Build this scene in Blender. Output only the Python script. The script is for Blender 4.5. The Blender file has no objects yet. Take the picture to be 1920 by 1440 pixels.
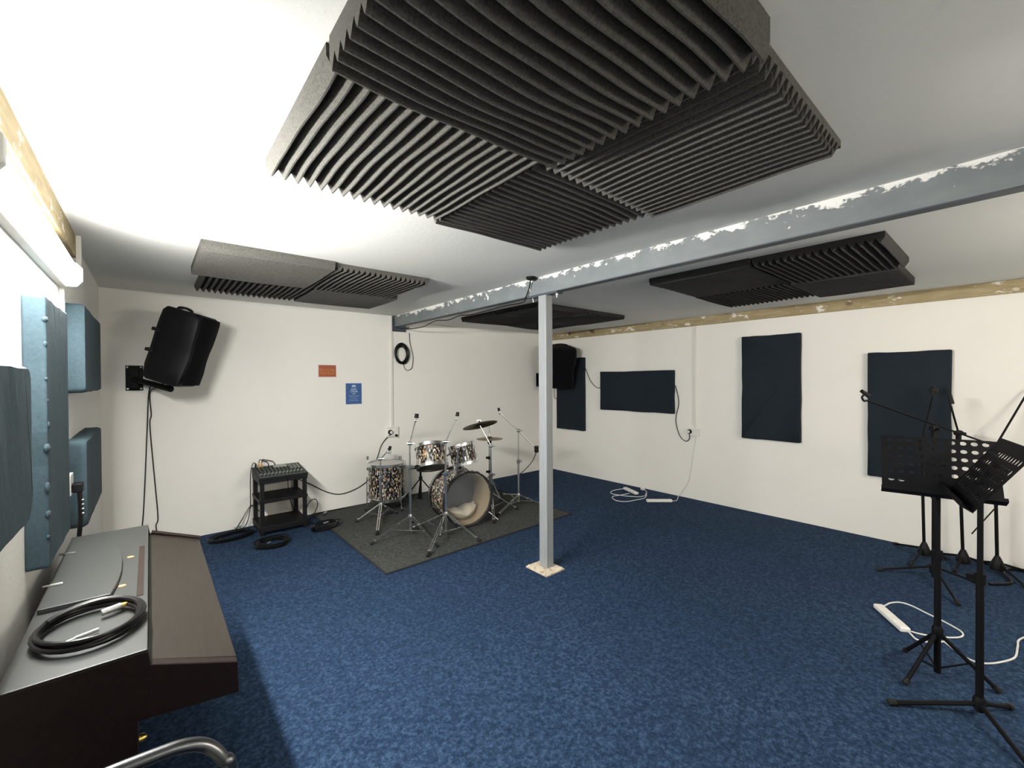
import bpy, math, random
from mathutils import Vector as V, Matrix as M4
random.seed(7)
sc = bpy.context.scene
COL = sc.collection
PI = math.pi

# ------------------------------------------------------------------ room dimensions (metres)
XL, XR = -0.325, 5.174
YB, YN = 5.128, -1.45
ZL, ZR = 2.321, 2.26
BX0, BX1, BZ = 2.385, 2.437, 2.18       # steel beam

# ------------------------------------------------------------------ materials
def mat(name, color=(.5, .5, .5), rough=.6, metal=0.0, spec=.5):
    m = bpy.data.materials.new(name); m.use_nodes = True
    b = m.node_tree.nodes['Principled BSDF']
    b.inputs['Base Color'].default_value = (*color, 1)
    b.inputs['Roughness'].default_value = rough
    b.inputs['Metallic'].default_value = metal
    b.inputs['Specular IOR Level'].default_value = spec
    return m
def nodes(m): return m.node_tree.nodes, m.node_tree.links, m.node_tree.nodes['Principled BSDF']
def coords(m, kind='Object', scale=(1, 1, 1)):
    n, l, b = nodes(m)
    tc = n.new('ShaderNodeTexCoord'); mp = n.new('ShaderNodeMapping')
    mp.inputs['Scale'].default_value = scale
    l.new(tc.outputs[kind], mp.inputs['Vector'])
    return mp.outputs['Vector']
def noise(m, vec, scale, detail=4, rough=.5):
    n, l, b = nodes(m)
    t = n.new('ShaderNodeTexNoise'); t.inputs['Scale'].default_value = scale
    t.inputs['Detail'].default_value = detail; t.inputs['Roughness'].default_value = rough
    l.new(vec, t.inputs['Vector'])
    return t.outputs['Fac']
def ramp(m, fac, stops, mode='LINEAR'):
    n, l, b = nodes(m)
    r = n.new('ShaderNodeValToRGB'); r.color_ramp.interpolation = mode
    e = r.color_ramp.elements
    while len(e) < len(stops): e.new(.5)
    for k, (p, c) in zip(e, stops):
        k.position = p; k.color = (*c, 1) if len(c) == 3 else c
    l.new(fac, r.inputs['Fac'])
    return r.outputs['Color']
def bump(m, fac, strength, dist=.01):
    n, l, b = nodes(m)
    k = n.new('ShaderNodeBump'); k.inputs['Strength'].default_value = strength
    k.inputs['Distance'].default_value = dist
    l.new(fac, k.inputs['Height']); l.new(k.outputs['Normal'], b.inputs['Normal'])
def mix(m, fac, a, c):
    n, l, b = nodes(m)
    x = n.new('ShaderNodeMix'); x.data_type = 'RGBA'
    for s, v in ((x.inputs[0], fac), (x.inputs[6], a), (x.inputs[7], c)):
        if hasattr(v, 'links') or isinstance(v, bpy.types.NodeSocket): l.new(v, s)
        elif isinstance(v, (int, float)): s.default_value = v
        else: s.default_value = (*v, 1)
    return x.outputs[2]
def math_node(m, op, a, c=0.0):
    n, l, b = nodes(m)
    x = n.new('ShaderNodeMath'); x.operation = op
    for s, v in ((x.inputs[0], a), (x.inputs[1], c)):
        if isinstance(v, bpy.types.NodeSocket): l.new(v, s)
        else: s.default_value = v
    return x.outputs[0]
def setc(m, out, inp='Base Color'):
    n, l, b = nodes(m); l.new(out, b.inputs[inp])

MT = {}
def wallmat(name, base, dirt, seed):
    m = mat(name, base, .85, 0, .25)
    v = coords(m, 'Object')
    f = noise(m, v, 1.7, 5, .6)
    c = ramp(m, f, [(.25, dirt), (.5, base), (.8, base)])
    f2 = noise(m, v, 9 + seed, 6, .7)
    spots = ramp(m, f2, [(.74, (0, 0, 0)), (.80, (1, 1, 1))])
    n, l, b = nodes(m)
    setc(m, mix(m, math_node(m, 'MULTIPLY', spots, .12), c, (.45, .41, .35)))
    bump(m, noise(m, v, 45, 6, .6), .18, .006)
    return m
MT['wall'] = wallmat('wall_paint', (.86, .84, .79), (.835, .815, .762), 0)
MT['curtain'] = wallmat('dark_drape', (.05, .055, .07), (.04, .045, .06), 1)
MT['ceiling'] = wallmat('ceiling_paint', (.73, .735, .705), (.705, .71, .68), 3)

def carpet(name, base, fleck, dark, scale):
    m = mat(name, base, .95, 0, .12)
    v = coords(m, 'Object')
    a = noise(m, v, scale, 3, .75)
    c = ramp(m, a, [(.34, dark), (.5, base), (.66, fleck)])
    big = noise(m, v, .9, 3, .5)
    c2 = mix(m, ramp(m, big, [(.35, (0, 0, 0)), (.7, (.35, .35, .35))]), c, tuple(x * .72 for x in base))
    setc(m, c2)
    bump(m, noise(m, v, scale * 1.6, 4, .8), .55, .012)
    return m
MT['carpet'] = carpet('blue_carpet', (.0175, .038, .080), (.043, .078, .138), (.0075, .0175, .042), 55)
MT['rug'] = carpet('charcoal_rug', (.056, .060, .055), (.10, .105, .095), (.026, .028, .027), 60)
MT['rug_edge'] = mat('rug_binding', (.012, .013, .016), .9)

m = mat('rough_timber', (.62, .47, .25), .75)
v = coords(m, 'Object', (6, 1, 6))
g = noise(m, v, 6, 5, .6)
c = ramp(m, g, [(.3, (.27, .205, .105)), (.55, (.36, .29, .165)), (.8, (.46, .385, .25))])
v2 = coords(m, 'Object', (1, .6, 1))
kn = ramp(m, noise(m, v2, 7, 1, .3), [(.72, (0, 0, 0)), (.78, (1, 1, 1))])
c = mix(m, kn, c, (.11, .075, .045))
wp = ramp(m, noise(m, coords(m, 'Object', (1, 1.2, 2.5)), 5, 6, .75), [(.585, (0, 0, 0)), (.62, (1, 1, 1))])
c = mix(m, wp, c, (.74, .71, .64)); setc(m, c); MT['timber'] = m

# blue-grey painted steel with ragged white plaster along its top edge
m = mat('beam_paint', (.20, .25, .28), .55)
n, l, b = nodes(m)
tc = n.new('ShaderNodeTexCoord'); sx = n.new('ShaderNodeSeparateXYZ'); l.new(tc.outputs['Object'], sx.inputs[0])
vv = coords(m, 'Object', (1, 1.0, 1.6))
nn = noise(m, vv, 11, 8, .72)
low = noise(m, coords(m, 'Object', (1, 1, 1)), 2.3, 3, .5)
hgt = math_node(m, 'ADD', sx.outputs[2], math_node(m, 'ADD', math_node(m, 'MULTIPLY', math_node(m, 'SUBTRACT', nn, .5), .27), math_node(m, 'MULTIPLY', math_node(m, 'SUBTRACT', low, .5), .10)))
pl = ramp(m, hgt, [(.122, (0, 0, 0)), (.130, (1, 1, 1))])
pt = ramp(m, noise(m, coords(m, 'Object', (1, 1.3, 1)), 6.5, 6, .7), [(.665, (0, 0, 0)), (.68, (1, 1, 1))])
pl = mix(m, pt, pl, (1, 1, 1))
base = ramp(m, noise(m, vv, 6, 4, .6), [(.3, (.145, .165, .173)), (.7, (.19, .21, .216))])
setc(m, mix(m, pl, base, (.80, .79, .76))); bump(m, pl, .5, .01)
MT['beam'] = m
MT['beam_plain_and_shade'] = mat('beam_paint_plain_and_shade', (.05, .062, .075), .5)  # dark paint of bracket and plates; on the beam underside it carries shade
m = mat('column_paint', (.24, .255, .265), .5)
v = coords(m, 'Object', (20, 20, 1)); setc(m, ramp(m, noise(m, v, 4, 4, .6), [(.3, (.235, .25, .265)), (.7, (.30, .315, .32))]))
MT['column'] = m
m = mat('bare_plate', (.6, .5, .38), .7)
v = coords(m, 'Object'); setc(m, ramp(m, noise(m, v, 28, 5, .7), [(.35, (.34, .25, .16)), (.48, (.66, .56, .43)), (.7, (.72, .66, .55))])); MT['plate'] = m
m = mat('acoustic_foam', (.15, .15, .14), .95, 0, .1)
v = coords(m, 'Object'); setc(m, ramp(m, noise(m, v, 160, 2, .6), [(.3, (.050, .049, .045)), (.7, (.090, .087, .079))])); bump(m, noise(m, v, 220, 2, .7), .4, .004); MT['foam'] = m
m = mat('acoustic_foam_shaded', (.035, .035, .035), .95, 0, .1)
v = coords(m, 'Object'); setc(m, ramp(m, noise(m, v, 160, 2, .6), [(.3, (.024, .024, .025)), (.7, (.044, .043, .043))])); MT['foam_shaded'] = m  # same ceiling foam, darkened so its colour holds the beam's shade
def fabric(name, c0, c1, vert=False):
    m = mat(name, c0, .8, 0, .25)
    v = coords(m, 'Object', (1, 1, 1))
    setc(m, ramp(m, noise(m, v, 90, 3, .7), [(.3, c0), (.7, c1)]))
    bump(m, noise(m, coords(m, 'Object', (1, 1, .45)), 6, 4, .6), .25, .03)
    return m
MT['fab_right'] = fabric('navy_panel_fabric', (.006, .0115, .018), (.0095, .0165, .026))
MT['fab_left'] = fabric('teal_panel_fabric', (.028, .050, .063), (.042, .068, .083))
MT['black'] = mat('black_plastic', (.0045, .0045, .006), .55, 0, .22)
MT['black_rough'] = mat('black_cloth_grille', (.003, .0033, .0045), .9, 0, .1)
MT['black_steel'] = mat('black_steel', (.0045, .0045, .0055), .6, 0, .12)
MT['rubber'] = mat('black_rubber', (.008, .008, .008), .7, 0, .3)
MT['cable'] = mat('black_cable', (.005, .005, .005), .35, 0, .22)
MT['cable_grey'] = mat('grey_black_cable', (.016, .016, .015), .6, 0, .3)
MT['white_cable'] = mat('white_cable', (.72, .72, .70), .5)
MT['white'] = mat('white_plastic', (.80, .79, .75), .4)
MT['conduit'] = mat('conduit_plastic', (.76, .74, .68), .45)
MT['chrome'] = mat('chrome', (.74, .75, .75), .24, 1.0)
MT['chrome_dull'] = mat('brushed_steel', (.52, .53, .53), .34, 1.0)
MT['chair_metal'] = mat('grey_metal_tube', (.15, .155, .16), .3, 1.0)
MT['brass'] = mat('cymbal_bronze', (.20, .165, .085), .38, 1.0)
MT['gold'] = mat('brass_fitting', (.75, .5, .15), .3, 1.0)
MT['head_white'] = mat('drum_head', (.55, .55, .52), .5)
MT['head_dark'] = mat('resonant_head', (.022, .024, .023), .35)
MT['head_grey'] = mat('batter_head', (.16, .18, .18), .45)
MT['hoop_black'] = mat('hoop_black', (.012, .012, .013), .35)
MT['ply'] = mat('shell_plywood', (.50, .40, .25), .6)
MT['pillow'] = mat('pillow_cloth', (.80, .72, .56), .9)
MT['print_red'] = mat('poster_red', (.36, .085, .035), .6)
MT['print_yellow'] = mat('poster_lettering', (.66, .40, .15), .6)
MT['print_blue'] = mat('poster_blue', (.035, .105, .28), .6)
MT['print_white'] = mat('poster_white', (.48, .58, .72), .6)
MT['paper'] = mat('paper_border', (.78, .78, .78), .7)
MT['knob_white'] = mat('knob_white', (.30, .33, .30), .5)
MT['orange'] = mat('orange_plug', (.55, .28, .08), .4)
MT['sticker'] = mat('brass_sticker', (.36, .20, .10), .7, 0, .2)
# clear drum head
m = bpy.data.materials.new('clear_drum_head'); m.use_nodes = True
n, l = m.node_tree.nodes, m.node_tree.links
n.remove(n['Principled BSDF'])
tr = n.new('ShaderNodeBsdfTransparent'); gl = n.new('ShaderNodeBsdfGlossy'); gl.inputs['Roughness'].default_value = .12
gl.inputs['Color'].default_value = (.9, .95, 1, 1)
df = n.new('ShaderNodeBsdfDiffuse'); df.inputs['Color'].default_value = (.45, .45, .43, 1)
a1 = n.new('ShaderNodeMixShader'); a1.inputs[0].default_value = .12
a2 = n.new('ShaderNodeMixShader'); a2.inputs[0].default_value = .08
l.new(tr.outputs[0], a1.inputs[1]); l.new(gl.outputs[0], a1.inputs[2])
l.new(a1.outputs[0], a2.inputs[1]); l.new(df.outputs[0], a2.inputs[2]); l.new(a2.outputs[0], n['Material Output'].inputs['Surface'])
MT['clear'] = m
# oyster drum wrap: vertical flakes of black, gold, cream and red
m = mat('oyster_drum_wrap', (.1, .1, .1), .22)
n, l, b = nodes(m)
vo = n.new('ShaderNodeTexVoronoi'); vo.inputs['Scale'].default_value = 1; vo.inputs['Randomness'].default_value = 1
l.new(coords(m, 'Object', (95, 95, 46)), vo.inputs['Vector'])
sp = n.new('ShaderNodeSeparateColor'); l.new(vo.outputs['Color'], sp.inputs[0])
setc(m, ramp(m, sp.outputs[0], [(0, (.008, .008, .010)), (.48, (.02, .019, .02)), (.60, (.10, .10, .11)), (.68, (.40, .26, .10)), (.76, (.55, .47, .34)), (.86, (.20, .21, .23)), (.93, (.22, .05, .03)), (.96, (.75, .70, .60))], 'CONSTANT'))
MT['wrap'] = m
def wood(name, c0, c1, sc_=(3, 1, 3), rough=.35):
    m = mat(name, c0, rough)
    v = coords(m, 'Object', sc_)
    setc(m, ramp(m, noise(m, v, 7, 5, .65), [(.3, c0), (.7, c1)]))
    return m
MT['piano'] = wood('dark_rosewood', (.009, .005, .0045), (.015, .0095, .008), (12, 1, 12), .40)
MT['piano'].node_tree.nodes['Principled BSDF'].inputs['Specular IOR Level'].default_value = .25
MT['piano_lid'] = wood('rosewood_lid', (.013, .0105, .008), (.022, .018, .0135), (12, 1, 12), .5)
MT['piano_lid'].node_tree.nodes['Principled BSDF'].inputs['Specular IOR Level'].default_value = .3
MT['music_rest'] = mat('music_rest_laminate', (.034, .036, .034), .40)
MT['slot'] = mat('slot_brown', (.020, .013, .011), .7, 0, .15)
def emis(name, color, strength):
    m = bpy.data.materials.new(name); m.use_nodes = True
    n, l = m.node_tree.nodes, m.node_tree.links
    n.remove(n['Principled BSDF'])
    e = n.new('ShaderNodeEmission'); e.inputs['Color'].default_value = (*color, 1); e.inputs['Strength'].default_value = strength
    l.new(e.outputs[0], n['Material Output'].inputs['Surface'])
    return m
MT['tube_main'] = emis('lit_tube_cool', (1.0, .985, .94), 310)
MT['tube_top_dimmed'] = emis('lit_tube_top_dimmed', (1.0, .985, .94), 30)
MT['tube_fill'] = emis('lit_tube_fill', (1.0, .97, .92), 14)
MT['tube_warm'] = emis('lit_tube_warm', (1.0, .92, .80), 92)

# ------------------------------------------------------------------ mesh builder
class MB:
    def __init__(s): s.v = []; s.f = []
    def add(s, vs, fs):
        o = len(s.v); s.v += [V(p) for p in vs]; s.f += [tuple(i + o for i in f) for f in fs]; return s
    def hexa(s, p):      # 8 points: bottom 4, top 4
        return s.add(p, [(0, 3, 2, 1), (4, 5, 6, 7), (0, 1, 5, 4), (1, 2, 6, 5), (2, 3, 7, 6), (3, 0, 4, 7)])
    def box(s, x0, y0, z0, x1, y1, z1):
        return s.hexa([(x0, y0, z0), (x1, y0, z0), (x1, y1, z0), (x0, y1, z0), (x0, y0, z1), (x1, y0, z1), (x1, y1, z1), (x0, y1, z1)])
    def obox(s, c, ax, ay, az):   # oriented box: centre and three half-axis vectors
        c, ax, ay, az = V(c), V(ax), V(ay), V(az)
        return s.hexa([c - ax - ay - az, c + ax - ay - az, c + ax + ay - az, c - ax + ay - az, c - ax - ay + az, c + ax - ay + az, c + ax + ay + az, c - ax + ay + az])
    def prism(s, poly, d):
        k = len(poly); d = V(d)
        a = [V(p) for p in poly]; bb = [p + d for p in a]
        return s.add(a + bb, [tuple(range(k))[::-1], tuple(range(k, 2 * k))] + [(i, (i + 1) % k, (i + 1) % k + k, i + k) for i in range(k)])
    def tube(s, pts, r, seg=8, caps=True, flat=None):
        pts = [V(p) for p in pts]; k = len(pts)
        rs = r if isinstance(r, (list, tuple)) else [r] * k
        t = [(pts[min(i + 1, k - 1)] - pts[max(i - 1, 0)]).normalized() for i in range(k)]
        up = V((0, 0, 1)) if abs(t[0].z) < .9 else V((1, 0, 0))
        nrm = (up - t[0] * up.dot(t[0])).normalized()
        vs = []; fs = []
        for i in range(k):
            nrm = nrm - t[i] * nrm.dot(t[i])
            if nrm.length < 1e-5: nrm = t[i].orthogonal()
            nrm.normalize(); bi = t[i].cross(nrm)
            for j in range(seg):
                a = 2 * PI * j / seg
                vs.append(pts[i] + (nrm * math.cos(a) + bi * math.sin(a)) * rs[i])
        for i in range(k - 1):
            for j in range(seg):
                fs.append((i * seg + j, i * seg + (j + 1) % seg, (i + 1) * seg + (j + 1) % seg, (i + 1) * seg + j))
        if caps:
            fs.append(tuple(range(seg))[::-1]); fs.append(tuple(range((k - 1) * seg, k * seg)))
        return s.add(vs, fs)
    def lathe(s, prof, c, axis=(0, 0, 1), seg=32, closed=False):   # prof: (radius, height along axis)
        c = V(c); ax = V(axis).normalized(); u = ax.orthogonal().normalized(); w = ax.cross(u)
        vs = []; fs = []; k = len(prof)
        for r, h in prof:
            for j in range(seg):
                a = 2 * PI * j / seg
                vs.append(c + ax * h + (u * math.cos(a) + w * math.sin(a)) * r)
        rng = range(k) if closed else range(k - 1)
        for i in rng:
            for j in range(seg):
                i2 = (i + 1) % k
                fs.append((i * seg + j, i * seg + (j + 1) % seg, i2 * seg + (j + 1) % seg, i2 * seg + j))
        if not closed:
            if prof[0][0] > 1e-6: fs.append(tuple(range(seg))[::-1])
            if prof[-1][0] > 1e-6: fs.append(tuple(range((k - 1) * seg, k * seg)))
        return s.add(vs, fs)
    def ball(s, c, r, seg=12, n=8, sq=(1, 1, 1)):
        c = V(c); vs = []; fs = []
        for i in range(n + 1):
            t = PI * i / n
            for j in range(seg):
                a = 2 * PI * j / seg
                vs.append(c + V((math.sin(t) * math.cos(a) * sq[0], math.sin(t) * math.sin(a) * sq[1], math.cos(t) * sq[2])) * r)
        for i in range(n):
            for j in range(seg): fs.append((i * seg + j, (i + 1) * seg + j, (i + 1) * seg + (j + 1) % seg, i * seg + (j + 1) % seg))
        return s.add(vs, fs)
    def build(s, name, m, parent=None, smooth=False, bevel=0, origin=None, seg=2):
        me = bpy.data.meshes.new(name)
        if parent is not None: o0 = parent['_o']; o0 = V(o0)
        elif origin is not None: o0 = V(origin)
        else:
            xs = [p.x for p in s.v]; ys = [p.y for p in s.v]; zs = [p.z for p in s.v]
            o0 = V(((min(xs) + max(xs)) / 2, (min(ys) + max(ys)) / 2, min(zs)))
        me.from_pydata([p - o0 for p in s.v], [], s.f); me.update()
        import bmesh
        bm = bmesh.new(); bm.from_mesh(me)
        bmesh.ops.remove_doubles(bm, verts=bm.verts, dist=1e-6)
        bmesh.ops.recalc_face_normals(bm, faces=bm.faces); bm.to_mesh(me); bm.free()
        me.materials.append(m if not isinstance(m, str) else MT[m])
        o = bpy.data.objects.new(name, me); COL.objects.link(o)
        o['_o'] = tuple(o0)
        if parent is not None: o.parent = parent
        else: o.location = o0
        if smooth:
            for p in me.polygons: p.use_smooth = True
            md = o.modifiers.new('ES', 'EDGE_SPLIT'); md.split_angle = math.radians(40)
        if bevel:
            b = o.modifiers.new('B', 'BEVEL'); b.width = bevel; b.segments = seg; b.limit_method = 'ANGLE'; b.angle_limit = math.radians(35)
        return o

def tag(o, label, cat, group=None):
    o['label'] = label; o['category'] = cat
    if group: o['group'] = group
    return o
def thing(name, loc, label, cat, group=None):
    o = bpy.data.objects.new(name, None); COL.objects.link(o); o.location = loc; o['_o'] = tuple(loc)
    o.empty_display_size = .05
    return tag(o, label, cat, group)
def sub(mb, name, m, parent, **k):     # sub-part: parent is a mesh part whose own transform is identity under its thing
    return mb.build(name, m, parent, **k)
def structure(o): o['kind'] = 'structure'; return o
def spline(pts, n=8):
    pts = [V(p) for p in pts]; out = []
    P = [pts[0] * 2 - pts[1]] + pts + [pts[-1] * 2 - pts[-2]]
    for i in range(1, len(P) - 2):
        for j in range(n):
            t = j / n; a, b_, c_, d = P[i - 1], P[i], P[i + 1], P[i + 2]
            out.append(.5 * ((2 * b_) + (c_ - a) * t + (2 * a - 5 * b_ + 4 * c_ - d) * t * t + (3 * b_ - a - 3 * c_ + d) * t ** 3))
    out.append(pts[-1]); return out

# ------------------------------------------------------------------ room shell
structure(MB().box(XL - .15, YN - .15, -.12, XR + .15, YB + .15, 0).build('floor', 'carpet'))
structure(MB().box(XL - .15, YN, -.0, XL, YB, ZL + .1).build('wall_left', 'wall'))
structure(MB().box(XL - .15, YB, 0, XR + .15, YB + .15, ZL + .1).build('wall_back', 'wall'))
structure(MB().box(XR, YN, 0, XR + .15, YB, ZL + .1).build('wall_right', 'wall'))
structure(MB().box(XL - .15, YN - .15, 0, XR + .15, YN, ZL + .1).build('wall_near', 'wall'))
c_ = MB(); c_.box(XL - .15, YN - .15, ZL, BX0 + .025, YB + .15, ZL + .12); c_.box(BX0 + .025, YN - .15, ZR, XR + .15, YB + .15, ZL + .12)
structure(c_.build('ceiling', 'ceiling'))
structure(MB().box(XR - .035, YN, 2.158, XR, YB, ZR).build('trim_1', 'timber', bevel=.002))
structure(MB().box(XL, YN, 2.20, XL + .02, 3.43, ZL).build('trim_2', 'timber', bevel=.002))

# ------------------------------------------------------------------ steel beam and column
bm_ = thing('steel_beam', (BX0 + .026, 2.0, BZ), 'long blue-grey steel ceiling beam with ragged white plaster along its top edge', 'beam')
MB().box(BX0, YN, BZ + .006, BX1, YB - .012, ZL - .0).build('beam_web', 'beam', bm_)
MB().box(BX0 + .001, YN, BZ, BX1 + .012, YB - .012, BZ + .006).build('shade_strip', 'beam_plain_and_shade', bm_)  # strip under the beam, its shade put into a darker colour
w_ = MB().box(BX0 - .035, YB - .02, 2.125, BX1 + .105, YB, 2.318)
w_.build('end_bracket', 'beam_plain_and_shade', bm_, bevel=.002)
MB().box(BX0 + .02, YB - .12, 2.165, BX1 + .10, YB - .012, 2.18).build('seat_plate', 'beam_plain_and_shade', bm_, bevel=.001)

PX0, PX1, PY0, PY1 = 2.372, 2.446, 2.383, 2.468
col = thing('steel_column', ((PX0 + PX1) / 2, (PY0 + PY1) / 2, 0), 'square grey steel post standing on the blue carpet under the beam', 'column')
MB().box(PX0, PY0, .012, PX1, PY1, 2.168).build('shaft', 'column', col, bevel=.004)
MB().box(2.285, 2.300, 0, 2.485, 2.535, .012).build('base_plate', 'plate', col, bevel=.002)
MB().box(2.375, 2.27, 2.166, 2.447, 2.60, 2.18).build('head_plate', 'beam_plain_and_shade', col, bevel=.001)
for yy in (2.30, 2.565):
    MB().lathe([(.012, -.012), (.012, 0)], (2.411, yy, 2.166), seg=6).lathe([(.006, -.03), (.006, -.012)], (2.411, yy, 2.166), seg=10).build('bolt', 'chrome', col)
for xx, yy in ((2.305, 2.32), (2.465, 2.32), (2.305, 2.515), (2.465, 2.515)):
    MB().lathe([(.011, 0), (.011, .009)], (xx, yy, .012), seg=6).build('bolt', 'plate', col)

# ------------------------------------------------------------------ ceiling foam
def foam(x0, y0, x1, y1, zc, along, n, label, m='foam', base=.022, depth=.032, seed=0, ramp_lo=0, ramp_hi=0, sag=.0, wav=.003):
    rnd = random.Random(seed)
    Lu, Ll = (x1 - x0, y1 - y0) if along == 'y' else (y1 - y0, x1 - x0)
    us = [0.0]; hs = [0.0]
    pitch = Lu / n
    for i in range(n):
        for a, h in ((.0, 0), (.44, 1), (.56, 1)):
            us.append((i + a) * pitch); hs.append(h)
    us.append(Lu); hs.append(0)
    us = us[1:]; hs = hs[1:]
    nl = 16; ph = rnd.random() * 6; ph2 = rnd.random() * 6
    ls = [0, .018] + [(.03 + (.94) * k / (nl - 1)) for k in range(nl)] + [.982, 1]
    vs = []
    def P(u, l, z): return (x0 + u, y0 + l, z) if along == 'y' else (x0 + l, y0 + u, z)
    for i, (u, h) in enumerate(zip(us, hs)):
        for f in ls:
            rr = 1.0
            if ramp_lo and f < .03: rr = f / .03
            if ramp_hi and f > .97: rr = (1 - f) / .03
            du = wav * math.sin(f * 5.2 + ph + u * 3) * (0 if i in (0, len(us) - 1) else 1) + wav * .4 * math.sin(f * 13 + ph2 + u * 17) * (1 if h else 0)
            z = zc - base - depth * h * rr - sag * math.sin(PI * f) * (.4 + .6 * math.sin(PI * u / Lu)) + .003 * math.sin(f * 4 + ph2 + u * 6) * h
            vs.append(P(u + du, f * Ll, z))
    nn = len(ls); k = len(us); fs = []
    for i in range(k - 1):
        for j in range(nn - 1): fs.append((i * nn + j, i * nn + j + 1, (i + 1) * nn + j + 1, (i + 1) * nn + j))
    o = len(vs)
    ring = [i * nn for i in range(k)] + [(k - 1) * nn + j for j in range(1, nn)] + [i * nn + nn - 1 for i in range(k - 2, -1, -1)] + [j for j in range(nn - 2, 0, -1)]
    for r_ in ring:
        q = V(vs[r_]); vs.append((q.x, q.y, zc))
    kk = len(ring)
    for i in range(kk): fs.append((ring[i], ring[(i + 1) % kk], o + (i + 1) % kk, o + i))
    fs.append(tuple(range(o, o + kk)))
    ob = MB().add(vs, fs).build('acoustic_foam_tile', m, origin=((x0 + x1) / 2, (y0 + y1) / 2, zc))
    return tag(ob, label, 'foam tile', 'wedge foam tiles on the ceiling')
g4 = 'of the big four-tile foam block nearest the camera'
foam(.335, 1.085, 1.065, 1.79, ZL, 'y', 17, 'left foam tile of the big ceiling block, brightly striped by the tube light', seed=1, base=.03, wav=.004)
foam(.335, .365, 1.085, 1.06, ZL, 'x', 17, 'nearest foam tile of the big ceiling block, drooping lowest, at the top edge', seed=2, base=.055, depth=.036, sag=.02, wav=.006)
foam(1.10, .395, 1.83, 1.115, ZL, 'y', 18, 'right foam tile of the big ceiling block, with fine grey stripes', seed=3, ramp_lo=1, base=.026, wav=.003)
foam(1.075, 1.125, 1.795, 1.86, ZL, 'x', 18, 'farthest dark foam tile of the big ceiling block, pointing towards the column', seed=4, base=.02, wav=.005)
foam(.235, 3.03, .985, 3.80, ZL, 'x', 18, 'smooth-looking pale foam tile, near left of the four-tile block over the mixer', seed=5, base=.03)
foam(.30, 3.81, 1.05, 4.50, ZL, 'y', 18, 'toothed foam tile along the far left of the block above the left speaker', seed=6, base=.022)
foam(1.00, 3.06, 1.73, 3.80, ZL, 'y', 18, 'finely striped foam tile, near right of the four-tile block over the mixer', seed=7, base=.022, wav=.005)
foam(1.07, 3.81, 1.81, 4.51, ZL, 'x', 18, 'dark flat-looking foam tile, far right of the block over the mixer', seed=8, base=.022)
gm = 'right of the beam'
foam(2.90, .44, 3.66, 1.08, ZR, 'x', 16, 'ridged shaded foam tile right of the beam, the one nearest the beam and camera', 'foam_shaded', seed=9, base=.028)
foam(2.89, 1.09, 3.64, 1.80, ZR, 'y', 20, 'shaded foam tile right of the beam at the left end of the four-tile block', 'foam_shaded', seed=10, base=.02)
foam(3.67, .50, 4.43, 1.10, ZR, 'y', 20, 'shaded foam tile at the right end of the block above the tall wall panel', 'foam_shaded', seed=11, base=.03)
foam(3.66, 1.12, 4.40, 1.84, ZR, 'x', 18, 'shaded foam tile with toothed edge nearest the timber rail on the right', 'foam_shaded', seed=12, base=.022)
foam(2.89, 3.01, 3.59, 3.68, ZR, 'x', 18, 'shaded foam tile of the diamond behind the column, the corner nearest the camera', 'foam_shaded', seed=13, base=.02, sag=.012)
foam(3.60, 3.01, 4.31, 3.68, ZR, 'y', 18, 'shaded foam tile of the diamond behind the column, its right corner', 'foam_shaded', seed=14, base=.02)
foam(2.89, 3.69, 3.59, 4.35, ZR, 'y', 18, 'shaded foam tile of the diamond behind the column, its left corner', 'foam_shaded', seed=15, base=.02, sag=.01)
foam(3.60, 3.69, 4.31, 4.35, ZR, 'x', 18, 'shaded foam tile of the diamond behind the column, its far sagging corner', 'foam_shaded', seed=16, base=.02, sag=.03)

# ------------------------------------------------------------------ lamps
def batten(label, y0, y1, m, wall_x=None):
    t = thing('batten_light', (XL, (y0 + y1) / 2, 1.95), label, 'light fitting')
    MB().box(XL, y0, 1.955, XL + .030, y1, 2.062).build('body', 'white', t, bevel=.003)
    def arc(a0, a1):
        return [(XL + .034 + .048 * math.cos(a0 + (a1 - a0) * k / 8), y0 + .03, 2.008 + .050 * math.sin(a0 + (a1 - a0) * k / 8)) for k in range(9)]
    MB().prism(arc(-PI / 2, .42) + [(XL + .034, y0 + .03, 2.0284)], (0, y1 - y0 - .06, 0)).build('diffuser', m, t, smooth=True)
    MB().prism(arc(.42, PI / 2) + [(XL + .034, y0 + .03, 2.0286)], (0, y1 - y0 - .06, 0)).build('dimmed_diffuser_top', 'tube_top_dimmed', t, smooth=True)  # made-up dimmer top section, so less light reaches the ceiling
    for ya in (y0, y1 - .028):
        MB().prism([(XL + .030, ya, 1.950), (XL + .07, ya, 1.952), (XL + .090, ya, 1.98), (XL + .090, ya, 2.04), (XL + .07, ya, 2.064), (XL + .030, ya, 2.066)], (0, .028, 0)).build('end_cap', 'white', t, bevel=.003)
    return t
batten('glaring white fluorescent batten on the left wall below the timber rail', 1.42, 2.90, 'tube_main')
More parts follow.
